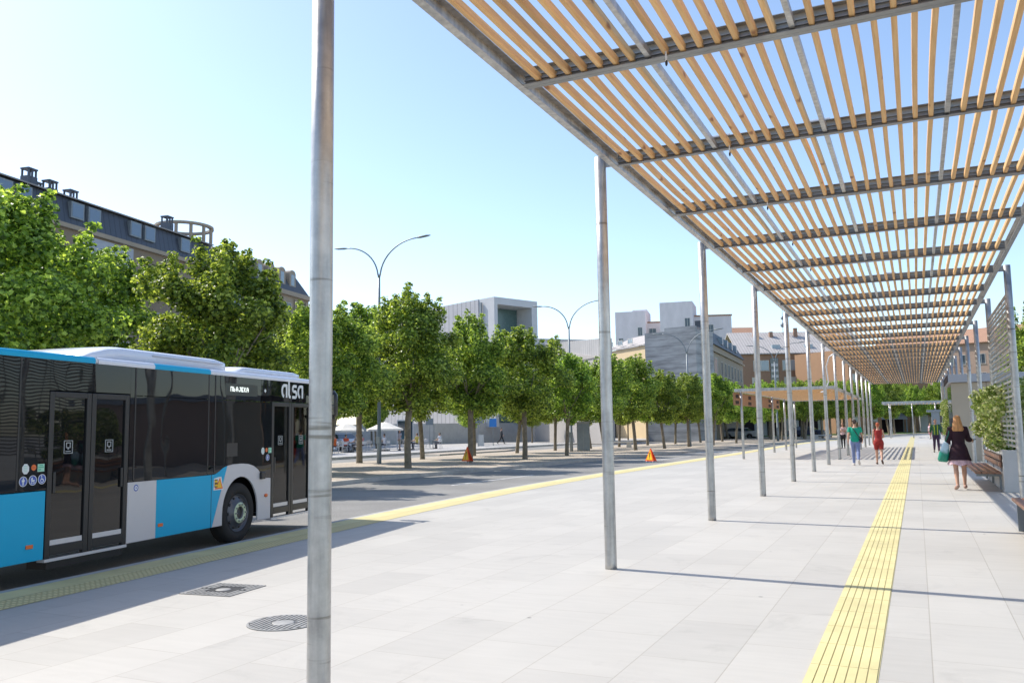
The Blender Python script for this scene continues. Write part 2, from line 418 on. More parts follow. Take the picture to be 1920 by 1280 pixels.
m_nut = pbr('pale_hub_ring', (.50,.58,.40), .5, var=.2, vs=20)
m_orange = pbr('orange_lens', (.75,.16,.03), .3)
m_sil = pbr('silver_strip', (.62,.62,.64), .35, .3)
m_stick = pbr('white_sticker', (.72,.75,.74), .5)
m_symb = pbr('grey_white_print', (.34,.36,.36), .5)
m_sblue = pbr('blue_sticker', (.05,.10,.42), .4)
m_sred = pbr('red_sticker', (.60,.12,.04), .4)
m_sgrn = pbr('green_sticker', (.08,.45,.28), .4)
m_sgrn2 = pbr('pale_green_mark', (.35,.65,.5), .5)
m_yelp = pbr('yellow_sign', (.88,.52,.02), .5)
m_redp = pbr('orange_red_sign', (.80,.10,.02), .45)
def emis(name, col, s):
    m, t, p = newmat(name); p.inputs['Emission Color'].default_value = (*col,1); p.inputs['Emission Strength'].default_value = s; p.inputs['Base Color'].default_value = (.05,.05,.05,1)
    return m
m_led = emis('white_led', (.9,1,.97), 1.1)
m_iron = pbr('dark_cast_iron', (.035,.035,.035), .6, .3, var=.2, vs=10)
m_ironl = pbr('worn_cast_iron', (.33,.33,.32), .6, .3, var=.2, vs=10)
m_pole = pbr('grey_painted_steel', (.22,.25,.27), .5, .2, var=.1)
m_skin = pbr('skin', (.50,.28,.19), .5, var=.06, vs=8)
m_dark = pbr('dark_cloth', (.02,.013,.018), .85, var=.3, vs=8)

# ------------------------------------------------------------------ ground
g = MB(); g.add([(-900,-300,-.2),(900,-300,-.2),(900,1500,-.2),(-900,1500,-.2)], [(0,1,2,3)]); struct('ground', g, m_plaza)
g = MB(); g.add([(-33,-60,-.15),(30,-60,-.15),(30,162,-.15),(-33,162,-.15)], [(0,1,2,3)]); struct('road', g, m_asph)
KERB = [(-7.6,-12),(-8.15,0),(-8.77,5.96),(-9.10,8.6),(-9.45,11.5),(-9.75,13.8),(-9.98,16.6),(-10.22,19.8),(-10.36,23.4),(-10.36,29.5),(-10.2,36),(-10.0,44.2),(-9.85,52),(-9.75,60),(-9.7,68),(-9.5,75),(-8.9,84),(-7.7,94),(-6.2,102),(-4.5,109),(-1.3,124),(4.1,137),(12,148),(30,160)]
def offset(pl, d):
    out = []
    for i, p in enumerate(pl):
        a = Vector(pl[max(i-1,0)]); b = Vector(pl[min(i+1,len(pl)-1)]); t = (b-a).normalized()
        n = Vector((t.y, -t.x)); out.append((p[0]+n.x*d, p[1]+n.y*d))
    return out
def smooth(pl, k=2):
    for _ in range(k):
        o = [pl[0]]
        for a, b in zip(pl, pl[1:]):
            o += [(a[0]*.75+b[0]*.25, a[1]*.75+b[1]*.25), (a[0]*.25+b[0]*.75, a[1]*.25+b[1]*.75)]
        o.append(pl[-1]); pl = o
    return pl
KS = smooth(KERB)
def band(mb, pl, d0, d1, z0, z1=None, m=0):
    A = offset(pl, d0); B = offset(pl, d1)
    if z1 is None: z1 = z0
    vs = []; fs = []
    for i, (a, b) in enumerate(zip(A, B)):
        vs += [(*a, z0), (*b, z1)]
        if i: fs.append((2*i-2, 2*i-1, 2*i+1, 2*i))
    mb.add(vs, fs, m)
def vband(mb, pl, d, z0, z1, m=0):
    A = offset(pl, d); vs = []; fs = []
    for i, a in enumerate(A):
        vs += [(*a, z0), (*a, z1)]
        if i: fs.append((2*i-2, 2*i, 2*i+1, 2*i-1))
    mb.add(vs, fs, m)
g = MB(); A = offset(KS, .13)
n = len(A); vs = []; fs = []
for i, a in enumerate(A):
    vs += [(*a, 0), (40, a[1], 0)]
    if i: fs.append((2*i-2, 2*i-1, 2*i+1, 2*i))
g.add(vs, fs); struct('platform_pavement', g, m_pave)
g = MB(); band(g, KS, 0, .13, 0, .002); vband(g, KS, 0, -.15, 0); struct('platform_kerb', g, m_kerb)
g = MB(); band(g, KS[:-20], .14, .50, .004, .004, 0); struct('kerb_warning_band', g, m_yel)
g = MB(); band(g, KS[:-20], .505, .90, .004, .004, 0); struct('kerb_dome_band', g, m_dome)
# tactile guide strip: tiles with raised ribs
g = MB(); y = -1.0
g.box(-.742, -.313, -1, 108, -.02, .003, 1)
while y < 60:
    L_ = .597 if y < 40 else 10
    for k in range(7):
        x = -.738 + k*.0607
        g.box(x, x+.052, y, y+L_-.004, .003, .008, 0)
    y += .6 if y < 40 else 10
struct('tactile_guide_strip', g, [m_yel, pbr('yellow_tactile_groove', (.50,.445,.23), .7)])

# road markings
g = MB()
for (a, b, wd) in (((-14.0,9.5),(-13.9,13.5),.1),((-13.5,24),(-13.3,30),.1),((-12.6,44),(-12.1,50),.12)):
    g.beam((*a,-.148),(*b,-.148), wd, .006)
for k in range(6):
    g.beam((-14.6+k*.75,56.0,-.147),(-14.2+k*.75,59.4,-.147), .38, .004)
struct('road_marking', g, m_white)

# median island and far sidewalks
MED = [(-17.2,-30),(-17.2,5),(-17.3,14),(-17.35,22.7),(-17.4,27.2),(-16.7,31),(-15.9,36.8),(-15.4,45),(-13.4,58),(-12.0,75),(-11.2,85),(-9.6,97),(-6.6,113),(-3.4,128),(1.5,142),(10,156),(30,172)]
MB_ = [(-27.6,-30),(-27.6,36),(-27.4,50),(-26.6,62),(-25,72),(-23,84),(-21,96),(-20,112),(-24,125),(-40,132),(-60,150),(-60,172)]
def slab(name, poly, z0, z1, top, kerb, kw=.16):
    g = MB(); g.prism(poly, z0, z1, 0, 1)
    o = struct(name, g, [top, kerb])
    return o
ms = smooth(MED, 1)
slab('median_island', ms + MB_[::-1], -.3, -.02, m_pink, m_kerbp)
g = MB(); band(g, ms, .0, -.2, -.016); vband(g, ms, .003, -.15, -.016); struct('median_kerb', g, m_kerbp)
slab('cafe_plaza', [(-120,20),(-33.5,20),(-33.5,45),(-33.8,60),(-34,74),(-33,88),(-30,101),(-27,111),(-28,118),(-46,124),(-120,124)], -.3, 0.0, m_plaza, m_kerbp)
slab('traffic_island', [(-31.6,52),(-29.6,51),(-28.9,60),(-30,64),(-31.2,63)], -.3, -.03, m_pink, m_kerbp)
g = MB(); g.prism([(-60,133),(-20,124),(-5,134),(1.5,149),(10,163),(30,178),(30,260),(-60,260)], -.1, .02, 0); struct('lawn', g, m_grass)

# tree pits are bare soil rings in the median
TREES_F = [(-20.2,13.2,8.0,0),(-20.2,20.4,7.7,1),(-20.2,26.4,6.5,2),(-20.1,31.9,7.7,3),(-20.2,37.8,7.3,4),(-19.2,42.2,7.2,0),(-19.0,47.8,6.1,1),(-18.5,53.2,6.3,2),(-18.1,58.7,6.6,3),(-17.1,62.7,5.7,4),(-16.4,67.3,5.9,0),(-15.6,72.5,6.0,1),(-15.2,80.6,5.6,2),(-14.0,87,5.8,3),(-12.8,93,5.8,4)]
TREES_B = [(-26,15.8,9.2,2),(-26,21.2,8.2,3),(-26,26.7,7.2,0),(-26,31.6,7.4,4),(-26.2,36.9,8.2,1),(-25.5,42,7.0,3),(-25,47.3,6.6,0),(-24.6,52.8,6.3,2),(-24.2,58.6,6.0,4),(-23.2,63.4,5.8,1),(-22.6,68.7,6.0,3),(-21.7,74,5.9,0),(-20.5,79,5.7,2),(-19.4,84.5,5.8,4),(-18.4,90,6,1)]
TREES_C = [(-43,50,6.6,1),(-47,60,7,2),(-45,66,5.6,4),(-41,77,5.2,3),(-40,90,5.4,0),(-36,97,5.6,2),(-33,104,5.6,4),(-30,110,5.4,1),(-46,86,6,3),
           (-55,62,7.5,0),(-60,52,8,2),(-51,74,6.4,1)]
TREES_D = [(-15,100,6.2,1),(-12,105,6.6,0),(-9.5,110,6.8,2),(-16.5,109,6.6,3),(-13.5,116,7,4),(-8.5,118,7.2,0),(-5.6,126,7.2,1),(-10,127,7.4,2),(-18,120,7,3),
           (-3,137,7.2,3),(-7,140,7.6,4),(-.3,146,7.4,0),(2.8,150,7.6,1),(6,156,7.8,2),(9,160,8,3),(-1,156,8,2),(3.5,163,8.4,4),(12,166,8.6,0),(-11,138,7.2,1),(-11.2,99,6.4,1),(-9.9,104.5,6.6,3),(-8.4,110.5,6.8,0),(-7.2,117,7,2),(-5.4,124,7.2,4),(-3.6,131,7.4,1),(-14.5,103,6.8,0),(-18,112,7,4),(-21,106,7,1),(-15,132,7.2,2),(-20,134,7,0),(-24,128,6.6,4)]
TREES_E = [(7.0,62,9.0,1),(9.2,66,8.2,3)]

# ------------------------------------------------------------------ big slatted canopy
SP = 5.3431; Y1 = 9.4341
XL, XR = -3.0369, 1.6204; ZB = 4.6773; ZT = 4.81
big = thing('slatted_canopy', 'long high canopy of pine slats in grey steel frames above the walkway', 'canopy', (XL, -3.9, 0))
CB = [Y1 + SP/2*(n-1) for n in range(-4, 26)]
def channel(mb, x0, x1, y, yn=1, m=0):
    """C section crossbeam along x, open side facing -y"""
    mb.box(x0, x1, y+.055, y+.062, ZB+.006, ZB+.15, m)
    mb.box(x0, x1, y, y+.062, ZB, ZB+.006, m)
    mb.box(x0, x1, y, y+.062, ZB+.15, ZB+.156, m)
    mb.box(x0, x1, y+.03, y+.055, ZB+.09, ZB+.10, m)
    mb.box(x0, x1, y+.03, y+.055, ZB+.045, ZB+.055, m)
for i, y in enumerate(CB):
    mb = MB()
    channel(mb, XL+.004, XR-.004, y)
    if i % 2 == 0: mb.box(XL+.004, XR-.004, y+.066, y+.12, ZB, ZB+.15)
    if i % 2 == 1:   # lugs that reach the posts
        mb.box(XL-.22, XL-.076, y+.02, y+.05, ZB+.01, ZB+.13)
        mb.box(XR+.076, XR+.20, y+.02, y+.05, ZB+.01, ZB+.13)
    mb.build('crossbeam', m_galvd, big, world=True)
for X, sgn in ((XL, -1), (XR, 1)):
    for i in range(0, len(CB)-1, 2):
        y0 = CB[i]+.066 if i else CB[0]; y1_ = (CB[i+2]+.062 if i+2 < len(CB) else CB[-1]+.062)
        mb = MB()
        a, b = sorted((X, X+sgn*.075))
        mb.box(a, b, y0, y1_, ZB, ZB+.008)
        mb.box(a, b, y0, y1_, ZB+.148, ZB+.156)
        q0, q1 = sorted((X+sgn*.067, X+sgn*.075))
        mb.box(q0, q1, y0, y1_, ZB+.008, ZB+.148)
        mb.build('side_beam', m_galv, big, world=True)
NS = 31; DX = (XR-XL)/(NS+1)
far_w = MB()
def slatmesh(mb, x, ya, yb, dx, dz):
    w2 = .0225; z0 = ZB+.018+dz; z1 = z0+.07
    pts = [(-w2+.008,z0),(w2-.008,z0),(w2,z0+.008),(w2,z1),(-w2,z1),(-w2,z0+.008)]
    vs = []
    for k in range(5):
        t = k/4; y = ya+(yb-ya)*t; xo = x + dx*math.sin(PI*t)
        vs += [(xo+p[0], y, p[1]) for p in pts]
    fs = [tuple(range(5,-1,-1)), tuple(24+j for j in range(6))]
    for k in range(4):
        for j in range(6):
            q = (j+1) % 6; fs.append((k*6+j, k*6+q, k*6+6+q, k*6+6+j))
    mb.add(vs, fs)
nsl = 0
for i in range(len(CB)-1):
    ya = CB[i]+.062 + (.06 if i % 2 == 0 else 0); yb = CB[i+1]+.05
    for k in range(NS):
        x = XL + DX*(k+1)
        if (k+1) % 8 == 0: continue
        dx = random.gauss(0, .006); dz = random.gauss(0, .003)
        near = (4 <= i <= 7)
        xx = x + (.045 if (i == 5 and k == 13) else 0)
        if near:
            mb = MB(); slatmesh(mb, xx, ya, yb, dx, dz); mb.build('timber_slat', m_pine, big, world=True); nsl += 1
        else:
            slatmesh(far_w, x, ya, yb, dx, dz)
o = far_w.build('timber_slat', m_pine, big, world=True); o['kind'] = 'stuff'
for i in range(len(CB)-1):
    for k in (7, 15, 23):
        x = XL + DX*(k+1)
        mb = MB(); mb.box(x-.022, x+.022, CB[i]+(.121 if i % 2 == 0 else .063), CB[i+1]+.054, ZB+.02, ZB+.085)
        mb.build('steel_tube', m_galv, big, world=True)
def post(mb, x, y, zt, r=.068, z0=-.02):
    mb.loft([(x,y,z0),(x,y,.06),(x,y,zt*.33),(x,y,zt*.66),(x,y,zt)], [r]*5, 28)
for i in range(-1, 13):
    y = Y1 + SP*i
    for X in (-3.2507, 1.8635):
        x = X
        if i == -1 and X < 0: x = -3.207; 
        mb = MB(); post(mb, x, y+.03, ZT)
        mb.build('post', m_galv, big, world=True)
# small spot fittings hanging from the crossbeams and two boxes on top
for i, y in enumerate(CB):
    if 3 <= i <= 14:
        x = XL + DX*9.1
        mb = MB(); mb.tube([(x,y-.02,ZB+.09),(x,y-.03,ZB+.02),(x,y-.02,ZB-.05)], .008, 6); mb.ball((x,y-.02,ZB-.07), (.012,.012,.03), 1, 8, 5)
        mb.build('hanging_clip', [m_sil, m_blk], big, world=True)
for i, k in ((5, 8.3), (5, 15.6), (9, 12), (9, 18.5)):
    x = XL + DX*k; y = CB[i]+.07
    mb = MB(); mb.box(x-.11, x+.11, y, y+.16, ZB+.10, ZB+.2); mb.build('junction_box', m_sil, big, world=True, bevel=.01)
# loose conduit hooked on the sixth bay
y = Y1+SP*6
pts = [(XL-.1,y-1.2,ZB+.05),(XL-.35,y-1.0,ZB-.1),(XL-.5,y-.9,ZB-.5),(XL-.45,y-.8,ZB-1.2),(XL-.6,y-.8,ZB-1.6),(XL-.8,y-.8,ZB-1.65)]
mb = MB(); mb.tube(pts, .03, 8); mb.build('loose_conduit', m_sil, big, world=True)

# ------------------------------------------------------------------ lower canopies
def low_canopy(label, x0, x1, y0, y1, z, posts, board=False, n=18, th=.14):
    t = thing('low_canopy', label, 'canopy', (x0, y0, 0), 0, 'low flat canopies beside the platform')
    for q in ((x0-.08, x1+.08, y0-.08, y0), (x0-.08, x1+.08, y1, y1+.08)):
        mb = MB(); mb.box(*q, z, z+th); mb.build('end_beam', m_galv, t, world=True)
    for q in ((x0-.08, x0, y0, y1), (x1, x1+.08, y0, y1)):
        mb = MB(); mb.box(*q, z, z+th); mb.build('side_beam', m_galv, t, world=True)
    y = y0+2.6
    while y < y1-1:
        mb = MB(); mb.box(x0, x1, y, y+.06, z+.092, z+.15); mb.build('crossbeam', m_galv, t, world=True); y += 2.67
    for k in range(n):
        x = x0 + (x1-x0)*(k+1)/(n+1)
        mb = MB(); mb.box(x-.03, x+.03, y0+.001, y1-.001, z+.03, z+.09); mb.build('timber_slat', m_pine, t, world=True)
    for (px, py) in posts:
        mb = MB(); post(mb, px, py, z+.02, .06); mb.build('post', m_galv, t, world=True)
    if board:
        mb = MB(); mb.box(x0-.16, x0-.1, y0-.05, y0+15, z-.62, z-.02)
        b = mb.build('fascia_board', m_board, t, world=True)
        for k, yy in enumerate((.25, 3.7, 7.0, 10.4, 13.6)):
            mb = MB()
            mb.box(x0-.098, x0-.09, y0+yy, y0+yy+.9, z-.56, z-.4); mb.box(x0-.098, x0-.09, y0+yy+.1, y0+yy+.9, z-.28, z-.1)
            mb.build('dark_cutout', m_dark, b).data.transform(t.matrix_basis.inverted())
    return t
low_canopy('low flat slatted canopy with a brown fascia board left of the long high canopy', -7.75, -3.42, 41.6, 62.5, 3.2,
           [(-7.6,42.0),(-7.6,46.9),(-7.6,51.8),(-7.6,56.8),(-7.6,61.8)], True)
low_canopy('distant low flat canopy crossing the far end of the walkway', -3.2, 6.5, 99, 105, 3.6,
           [(-2.6,99.3),(-.4,99.3),(1.8,99.3),(4.0,99.3),(-2.6,104.5),(4.0,104.5)], False, 26, .25)

# ------------------------------------------------------------------ lattice panels between right posts
XP = 1.8635
def lattice(label, y0, z0, z1):
    t = thing('lattice_panel', label, 'trellis', (XP, y0, z0), 0, 'steel lattice panels between the right hand posts')
    W = SP-.16
    mb = MB()
    mb.box(-.018,.018,.08,.11,0,z1-z0); mb.box(-.018,.018,W+.05,W+.08,0,z1-z0); mb.box(-.018,.018,.11,W+.05,z1-z0-.03,z1-z0)
    mb.build('frame', m_galv, t)
    h = z1-z0-.06; k = 0; z = .05
    mb = MB()
    while z < h:
        mb.box(-.03,.0,.112,W+.048,z,z+.05); z += .105
    mb.build('flat_bars', m_galv, t)
    for j in range(1, 6):
        yy = .11 + (W-.06)*j/6
        mb = MB(); mb.box(.002,.022,yy-.02,yy+.02,.002,h+.02); mb.build('upright', m_galv, t)
    return t
lattice('tall steel lattice panel behind the climbing plant in the nearest planter', Y1+SP*2, 1.0, 4.28)
lattice('steel lattice panel beyond the grey kiosk fascia on the right', Y1+SP*8, 1.0, 4.28)
lattice('steel lattice panel second beyond the kiosk, above the far planter plants', Y1+SP*9, 1.0, 4.28)
lattice('steel lattice panel between the last right hand posts', Y1+SP*11, 1.0, 4.28)

# ------------------------------------------------------------------ trees
def leaf_cloud(clumps, n, size, seed, mats, name, droop=.25):
    """many small folded leaves gathered round clump centres"""
    rd = random.Random(seed); vs = []; fs = []
    tot = sum(c[4] for c in clumps)
    for (cx, cy_, cz, r, wgt) in clumps:
        for _ in range(int(n*wgt/tot)):
            d = Vector((rd.gauss(0,1), rd.gauss(0,1), rd.gauss(0,1))).normalized()
            rr_ = r*(rd.random()**.45)
            p = Vector((cx, cy_, cz)) + Vector((d.x*rr_, d.y*rr_, d.z*rr_*.8))
            s = size*rd.uniform(.65, 1.25)
            nrm = (d*.6 + Vector((rd.gauss(0,.5), rd.gauss(0,.5), .55+rd.gauss(0,.4)))).normalized()
            a = nrm.orthogonal().normalized(); b = nrm.cross(a)
            th = rd.uniform(0, 2*PI); u = a*math.cos(th)+b*math.sin(th); v = nrm.cross(u)
            i = len(vs)
            fold = nrm*(s*.18)
            vs += [p-u*s*.5, p-v*s*.45+fold+u*s*.08, p+u*s*.6-nrm*s*.12, p+v*s*.45+fold+u*s*.08, p-u*s*.1]
            fs += [(i, i+1, i+4), (i+1, i+2, i+4), (i+2, i+3, i+4), (i+3, i, i+4)]
    me = bpy.data.meshes.new(name); me.from_pydata([tuple(v) for v in vs], [], fs)
    me.materials.append(mats); me.update()
    return me
def crown_clumps(seed, rx, z0, z1, n=46):
    rd = random.Random(seed); cl = []
    zc = z0+(z1-z0)*.46
    for k in range(n):
        a = rd.uniform(0, 2*PI); u = rd.uniform(-1, 1)
        q = math.sqrt(1-u*u); rad = rd.uniform(.5, .93)
        zz = zc + u*rad*((z1-zc) if u > 0 else (zc-z0))
        prof = 1.0 if u < 0 else 1.0-.25*u
        cl.append((rx*q*rad*prof*math.cos(a), rx*q*rad*prof*math.sin(a), zz, rd.uniform(.38,.7)*rx/2.3, rd.uniform(.7,1.2)))
    for k in range(8):      # inner mass
        cl.append((rd.gauss(0,.4), rd.gauss(0,.4), rd.uniform(z0+.8, z1-1.2), 1.1, 1.0))
    for k in range(22):     # upright leader shoots that break the outline
        a = rd.uniform(0, 2*PI); q = rx*rd.uniform(.1,.8)
        top = z1 + rd.uniform(-.1,.95)*(1-.5*q/rx) - .5*(q/rx)**2*(z1-zc)
        for j in range(4): cl.append((q*math.cos(a)+rd.gauss(0,.05), q*math.sin(a)+rd.gauss(0,.05), top-j*.3, .16+.07*j, .07+.06*j))
    return cl
def trunk_mesh(seed, h, z1, rx, lean=(0,0)):
    rd = random.Random(seed+50); mb = MB()
    lx, ly = lean
    pts = [(0,0,-.25),(0,0,.1),(lx*.3+rd.gauss(0,.03),ly*.3,h*.35),(lx*.7+rd.gauss(0,.04),ly*.7,h*.75),(lx,ly,h),(lx*1.05,ly*1.05,h+.9)]
    mb.loft(pts, [.17,.14,.125,.12,.13,.08], 12)
    for k in range(8):
        a = 2*PI*k/8+rd.uniform(-.3,.3); e = rd.uniform(.5,.95); zz = h+rd.uniform(-.25,.5)
        p0 = Vector((lx,ly,zz)); d = Vector((math.cos(a)*e, math.sin(a)*e, 1)).normalized(); ln = rd.uniform(1.4,2.6)
        p1 = p0+d*ln*.45+Vector((rd.gauss(0,.08),rd.gauss(0,.08),0)); p2 = p0+Vector((d.x*ln*.9,d.y*ln*.9,d.z*ln))
        mb.loft([p0,p1,p2], [.06,.04,.015], 7)
        for j in range(2):
            p3 = p1+Vector((rd.gauss(0,.6),rd.gauss(0,.6),rd.uniform(.4,1.1))); mb.loft([p1,(p1+p3)/2+Vector((0,0,.05)),p3], [.028,.018,.008], 5)
    return mb.mesh('trunk', m_bark)
VAR = []
for k in range(5):
    rx = (2.45,2.3,2.6,2.35,2.2)[k]
    cm = leaf_cloud(crown_clumps(11+k*7, rx, 2.35, 7.0), 32000, .115, 100+k, m_leaf, 'crown')
    lean = ((0,0),(.35,.1),(-.25,.1),(0,.15),(.15,-.2))[k]
    VAR.append((cm, trunk_mesh(k, 2.6, 7, rx, lean)))
def tree(name, label, group, x, y, h, v, z=0, cat='tree', sx=1.0):
    t = thing(name, label, cat, (x, y, z), random.uniform(0, 6.28), group)
    s = h/7.5
    t.scale = (s*sx, s*sx, s)
    for nm, me in (('crown', VAR[v][0]), ('trunk', VAR[v][1])):
        o = bpy.data.objects.new(nm, me); COL.objects.link(o); o.parent = t
    return t
ORD = ['first','second','third','fourth','fifth','sixth','seventh','eighth','ninth','tenth','eleventh','twelfth','thirteenth','fourteenth','fifteenth','sixteenth','seventeenth','eighteenth','nineteenth','twentieth','twenty-first','twenty-second','twenty-third','twenty-fourth','twenty-fifth','twenty-sixth','twenty-seventh','twenty-eighth','twenty-ninth','thirtieth','thirty-first','thirty-second','thirty-third','thirty-fourth']
TREES_C.sort(key=lambda q: q[0]/q[1]); TREES_D.sort(key=lambda q: q[0]/q[1])
special = {0:'tall bushy plane tree whose crown fills the left edge above the bus roof',
  1:'dense rounded plane tree above the front roof pod of the bus',
  2:'small plane tree half hidden behind the nearest steel post',
  3:'big dark round-crowned plane tree just right of the nearest street lamp',
  4:'plane tree with the warning triangle leaning at its trunk',
  5:'slender tall plane tree next after the one with the warning triangle'}
for i, (x, y, h, v) in enumerate(TREES_F):
    lb = special.get(i, 'plane tree in the kerbside row of the median, %s from the left' % ORD[i])
    tree('plane_tree', lb, 'plane trees in the front row of the median', x, y, h, v, -.02, sx=1.1)
for i, (x, y, h, v) in enumerate(TREES_B):
    lb = {0:'tall plane tree in the back row behind the crown at the left edge', 1:'high yellow-green plane tree behind the middle of the bus',
          4:'light green plane tree just left of the nearest street lamp'}.get(i, 'plane tree in the back row of the median, %s from the left' % ORD[i])
    tree('plane_tree', lb, 'plane trees in the back row of the median', x, y, h, v, -.02, sx=1.1)
for i, (x, y, h, v) in enumerate(TREES_C):
    tree('plane_tree', 'tree on the plaza by the cafe and the concrete wall, %s from the left' % ORD[i], 'trees by the cafe and the concrete wall', x, y, h, v, 0)
for i, (x, y, h, v) in enumerate(TREES_D):
    tree('plane_tree', 'leafy tree in the grove beyond the far canopies, %s from the left' % ORD[i], 'trees beyond the far end of the canopies', x, y, h, v, 0, sx=1.12)
for i, (x, y, h, v) in enumerate(TREES_E):
    tree('plane_tree', ('tall tree rising behind the kiosk roof at the right edge', 'lower tree beside the tall one behind the kiosk roof')[i], 'trees behind the kiosk', x, y, h, v, 0)

# ------------------------------------------------------------------ the bus
BX0, BA = -9.14302, 0.17079
bus = thing('city_bus', 'blue and grey city bus with black windows standing at the platform kerb', 'bus', (BX0, 6, -.15), BA)
# local axes: x = 0 at the kerb side skin (body on -x), y forward, z above the road
BW = 2.5; YR, YF = -4.6, 7.42
def rooftop(x):
    return 0
mb = MB()
prof = [(0,2.60),(-.012,2.665),(-.04,2.72),(-.12,2.738),(-.30,2.738),(-1.25,2.738),(-2.2,2.738),(-2.37,2.73),(-2.45,2.70),(-2.488,2.65),(-2.5,2.60)]
ys = [YR,YR+.12,0,3,5.5,YF-.5,YF-.12,YF]
vs = []; fs = []
for j, y in enumerate(ys):
    dz = -.14 if j in (0, len(ys)-1) else 0
    vs += [(p[0], y, p[1]+dz*(p[1] > 2.65)) for p in prof]
    if j:
        a = (j-1)*11; fs += [(a+k, a+k+1, a+11+k+1, a+11+k) for k in range(10)]
mb.add(vs, fs, 0, True)
mb.build('roof', m_wht, bus)
# coloured cant rail along the kerb side
for (a, b, m) in ((YR+.1,1.55,m_blue),(1.60,2.68,m_wht),(2.68,3.97,m_blue),(3.97,7.2,m_wht)):
    mb = MB(); vs = []; fs = []
    pr = [(.006,2.662),(.011,2.69),(.006,2.722),(-.02,2.744),(-.10,2.754)]
    for y in (a, b): vs += [(p[0], y, p[1]) for p in pr]
    fs = [(k, 5+k, 6+k, k+1) for k in range(4)]
    mb.add(vs, fs, 0, True); mb.build('cant_rail', m, bus)
mb = MB(); mb.box(-.03,.004,1.555,1.60,2.675,2.72); mb.build('cant_rail_clip', m_sil, bus)
# lower side panels on the kerb side
WB = .33; WT = 1.13
def panel(poly, m, name='side_panel', x0=-.03, x1=0.0, par=bus):
    mb = MB(); mb.plate(poly, x0, x1); return mb.build(name, m, par, bevel=.004)
panel([(YR,WB),(.83,WB),(.83,WT-.01),(YR,WT-.01)], m_blue)
panel([(2.21,WB),(2.785,WB),(2.785,WT-.005),(2.21,WT-.005)], m_grey)
panel([(2.788,WB),(4.045,WB),(4.045,WT-.005),(2.788,WT-.005)], m_blue)
WC, WR_ = 4.84, .50
arc = [(WC-.50*math.cos(a), .50+.555*math.sin(a)) for a in [PI*k/16 for k in range(17)]]
topL = [(4.05,WT-.005),(4.14,1.13),(4.24,1.165),(4.34,1.215),(4.45,1.245)]
topR = [(4.62,1.262),(4.85,1.265),(5.05,1.25),(5.2,1.215),(5.33,1.155),(5.42,1.08),(5.50,1.015),(5.6,.99),(5.735,.985)]
panel([(4.05,WB),(4.08,WB)] + [(4.46,1.246)] + topL[::-1], m_blue)
grey_poly = [(4.084,WB),(4.34,WB)] + arc + [(5.34,WB-.02),(5.735,WB-.03)] + topR[::-1] + [(4.464,1.247)]
panel(grey_poly, m_grey, 'wheel_arch_panel')
# black glass band
def gl(y0, y1, z0, z1, name='side_window', m=m_busglass, x=0.004):
    mb = MB(); mb.box(-.02, x, y0, y1, z0, z1); return mb.build(name, m, bus)
gl(YR, .40, WT, 2.66); gl(.41, .83, WT, 2.66)
gl(.835, 2.205, 2.30, 2.66, 'door_header')
gl(2.21, 2.30, WT, 2.66, x=.002); gl(2.315, 3.93, WT, 2.275); gl(2.315, 3.93, 2.285, 2.66, 'upper_window')
gl(3.945, 4.10, WT+.12, 2.66, x=.002); 
mb = MB(); mb.plate([(3.945,WT+.003),(4.14,WT+.008),(4.24,1.17),(4.34,1.22),(4.46,1.25),(4.62,1.267),(4.85,1.27),(5.05,1.255),(5.2,1.22),(5.335,1.16),(5.425,1.085),(5.505,1.02),(5.6,.996),(5.735,.99),(5.735,2.275),(4.11,2.275),(4.11,1.255),(3.945,1.2)], -.02, .003)
mb.build('side_window', m_busglass, bus)
gl(4.11, 5.40, 2.285, 2.66, 'upper_window'); gl(5.41, 5.735, 2.285, 2.66, 'upper_window')
gl(5.745, 7.20, 2.295, 2.66, 'door_header')
# gaskets
for y in (.405, 2.308, 3.937, 4.105): 
    mb = MB(); mb.box(.0, .007, y-.012, y+.012, WT+.02, 2.655); mb.build('pillar_trim', m_blk, bus)
# doors
def door(y0, y1, glassm, ztop, name='door'):
    d = MB()
    d.box(-.05,.004, y0, y0+.075, .30, ztop); d.box(-.05,.004, y1-.075, y1, .30, ztop)
    d.box(-.05,.004, y0+.075, y1-.075, ztop-.07, ztop); d.box(-.05,.004, y0+.075, y1-.075, .36, .47)
    o = d.build(name, m_blk, bus, bevel=.006)
    q = MB(); q.box(-.03,-.02, y0+.07, y1-.07, .465, ztop-.065); q.build('door_glass', glassm, o)
    q = MB(); q.box(-.018,-.008, y0+.08, y1-.08, .475, .535); q.build('warning_strip', m_sil, o)
    return o
d1 = door(.845, 1.515, m_busglass, 2.285); d2 = door(1.525, 2.20, m_busglass, 2.285)
d3 = door(5.75, 6.40, m_clear, 2.285); d4 = door(6.41, 7.10, m_clear, 2.285)
for d, y in ((d1,.955),(d2,2.09),(d3,5.86)):
    q = MB(); q.box(-.018,.006,y-.02,y+.02,1.08,1.33); q.build('handle', m_blk, d, bevel=.006)
for d, y in ((d1,1.17),(d2,1.86),(d3,6.06),(d4,6.78)):
    q = MB(); z = 1.62
    for (a, b, c, e) in ((-.07,.07,.072,.080),(-.07,.07,-.080,-.072),(-.07,-.061,-.072,.072),(.061,.07,-.072,.072)): q.box(-.018,-.012,y+a,y+b,z+c,z+e)
    for (a, b, c, e) in ((-.035,.035,.045,.056),(-.035,.035,-.012,-.002),(-.035,-.024,-.002,.045),(.024,.035,-.002,.045),(-.010,.010,-.03,-.012),(-.04,.04,-.058,-.046)): q.box(-.018,-.012,y+a,y+b,z+c,z+e)
    q.build('validator_symbol', m_symb, d)
mb = MB(); mb.box(-.10,.012,.84,2.205,.29,.325); mb.build('door_sill', m_sil, bus)
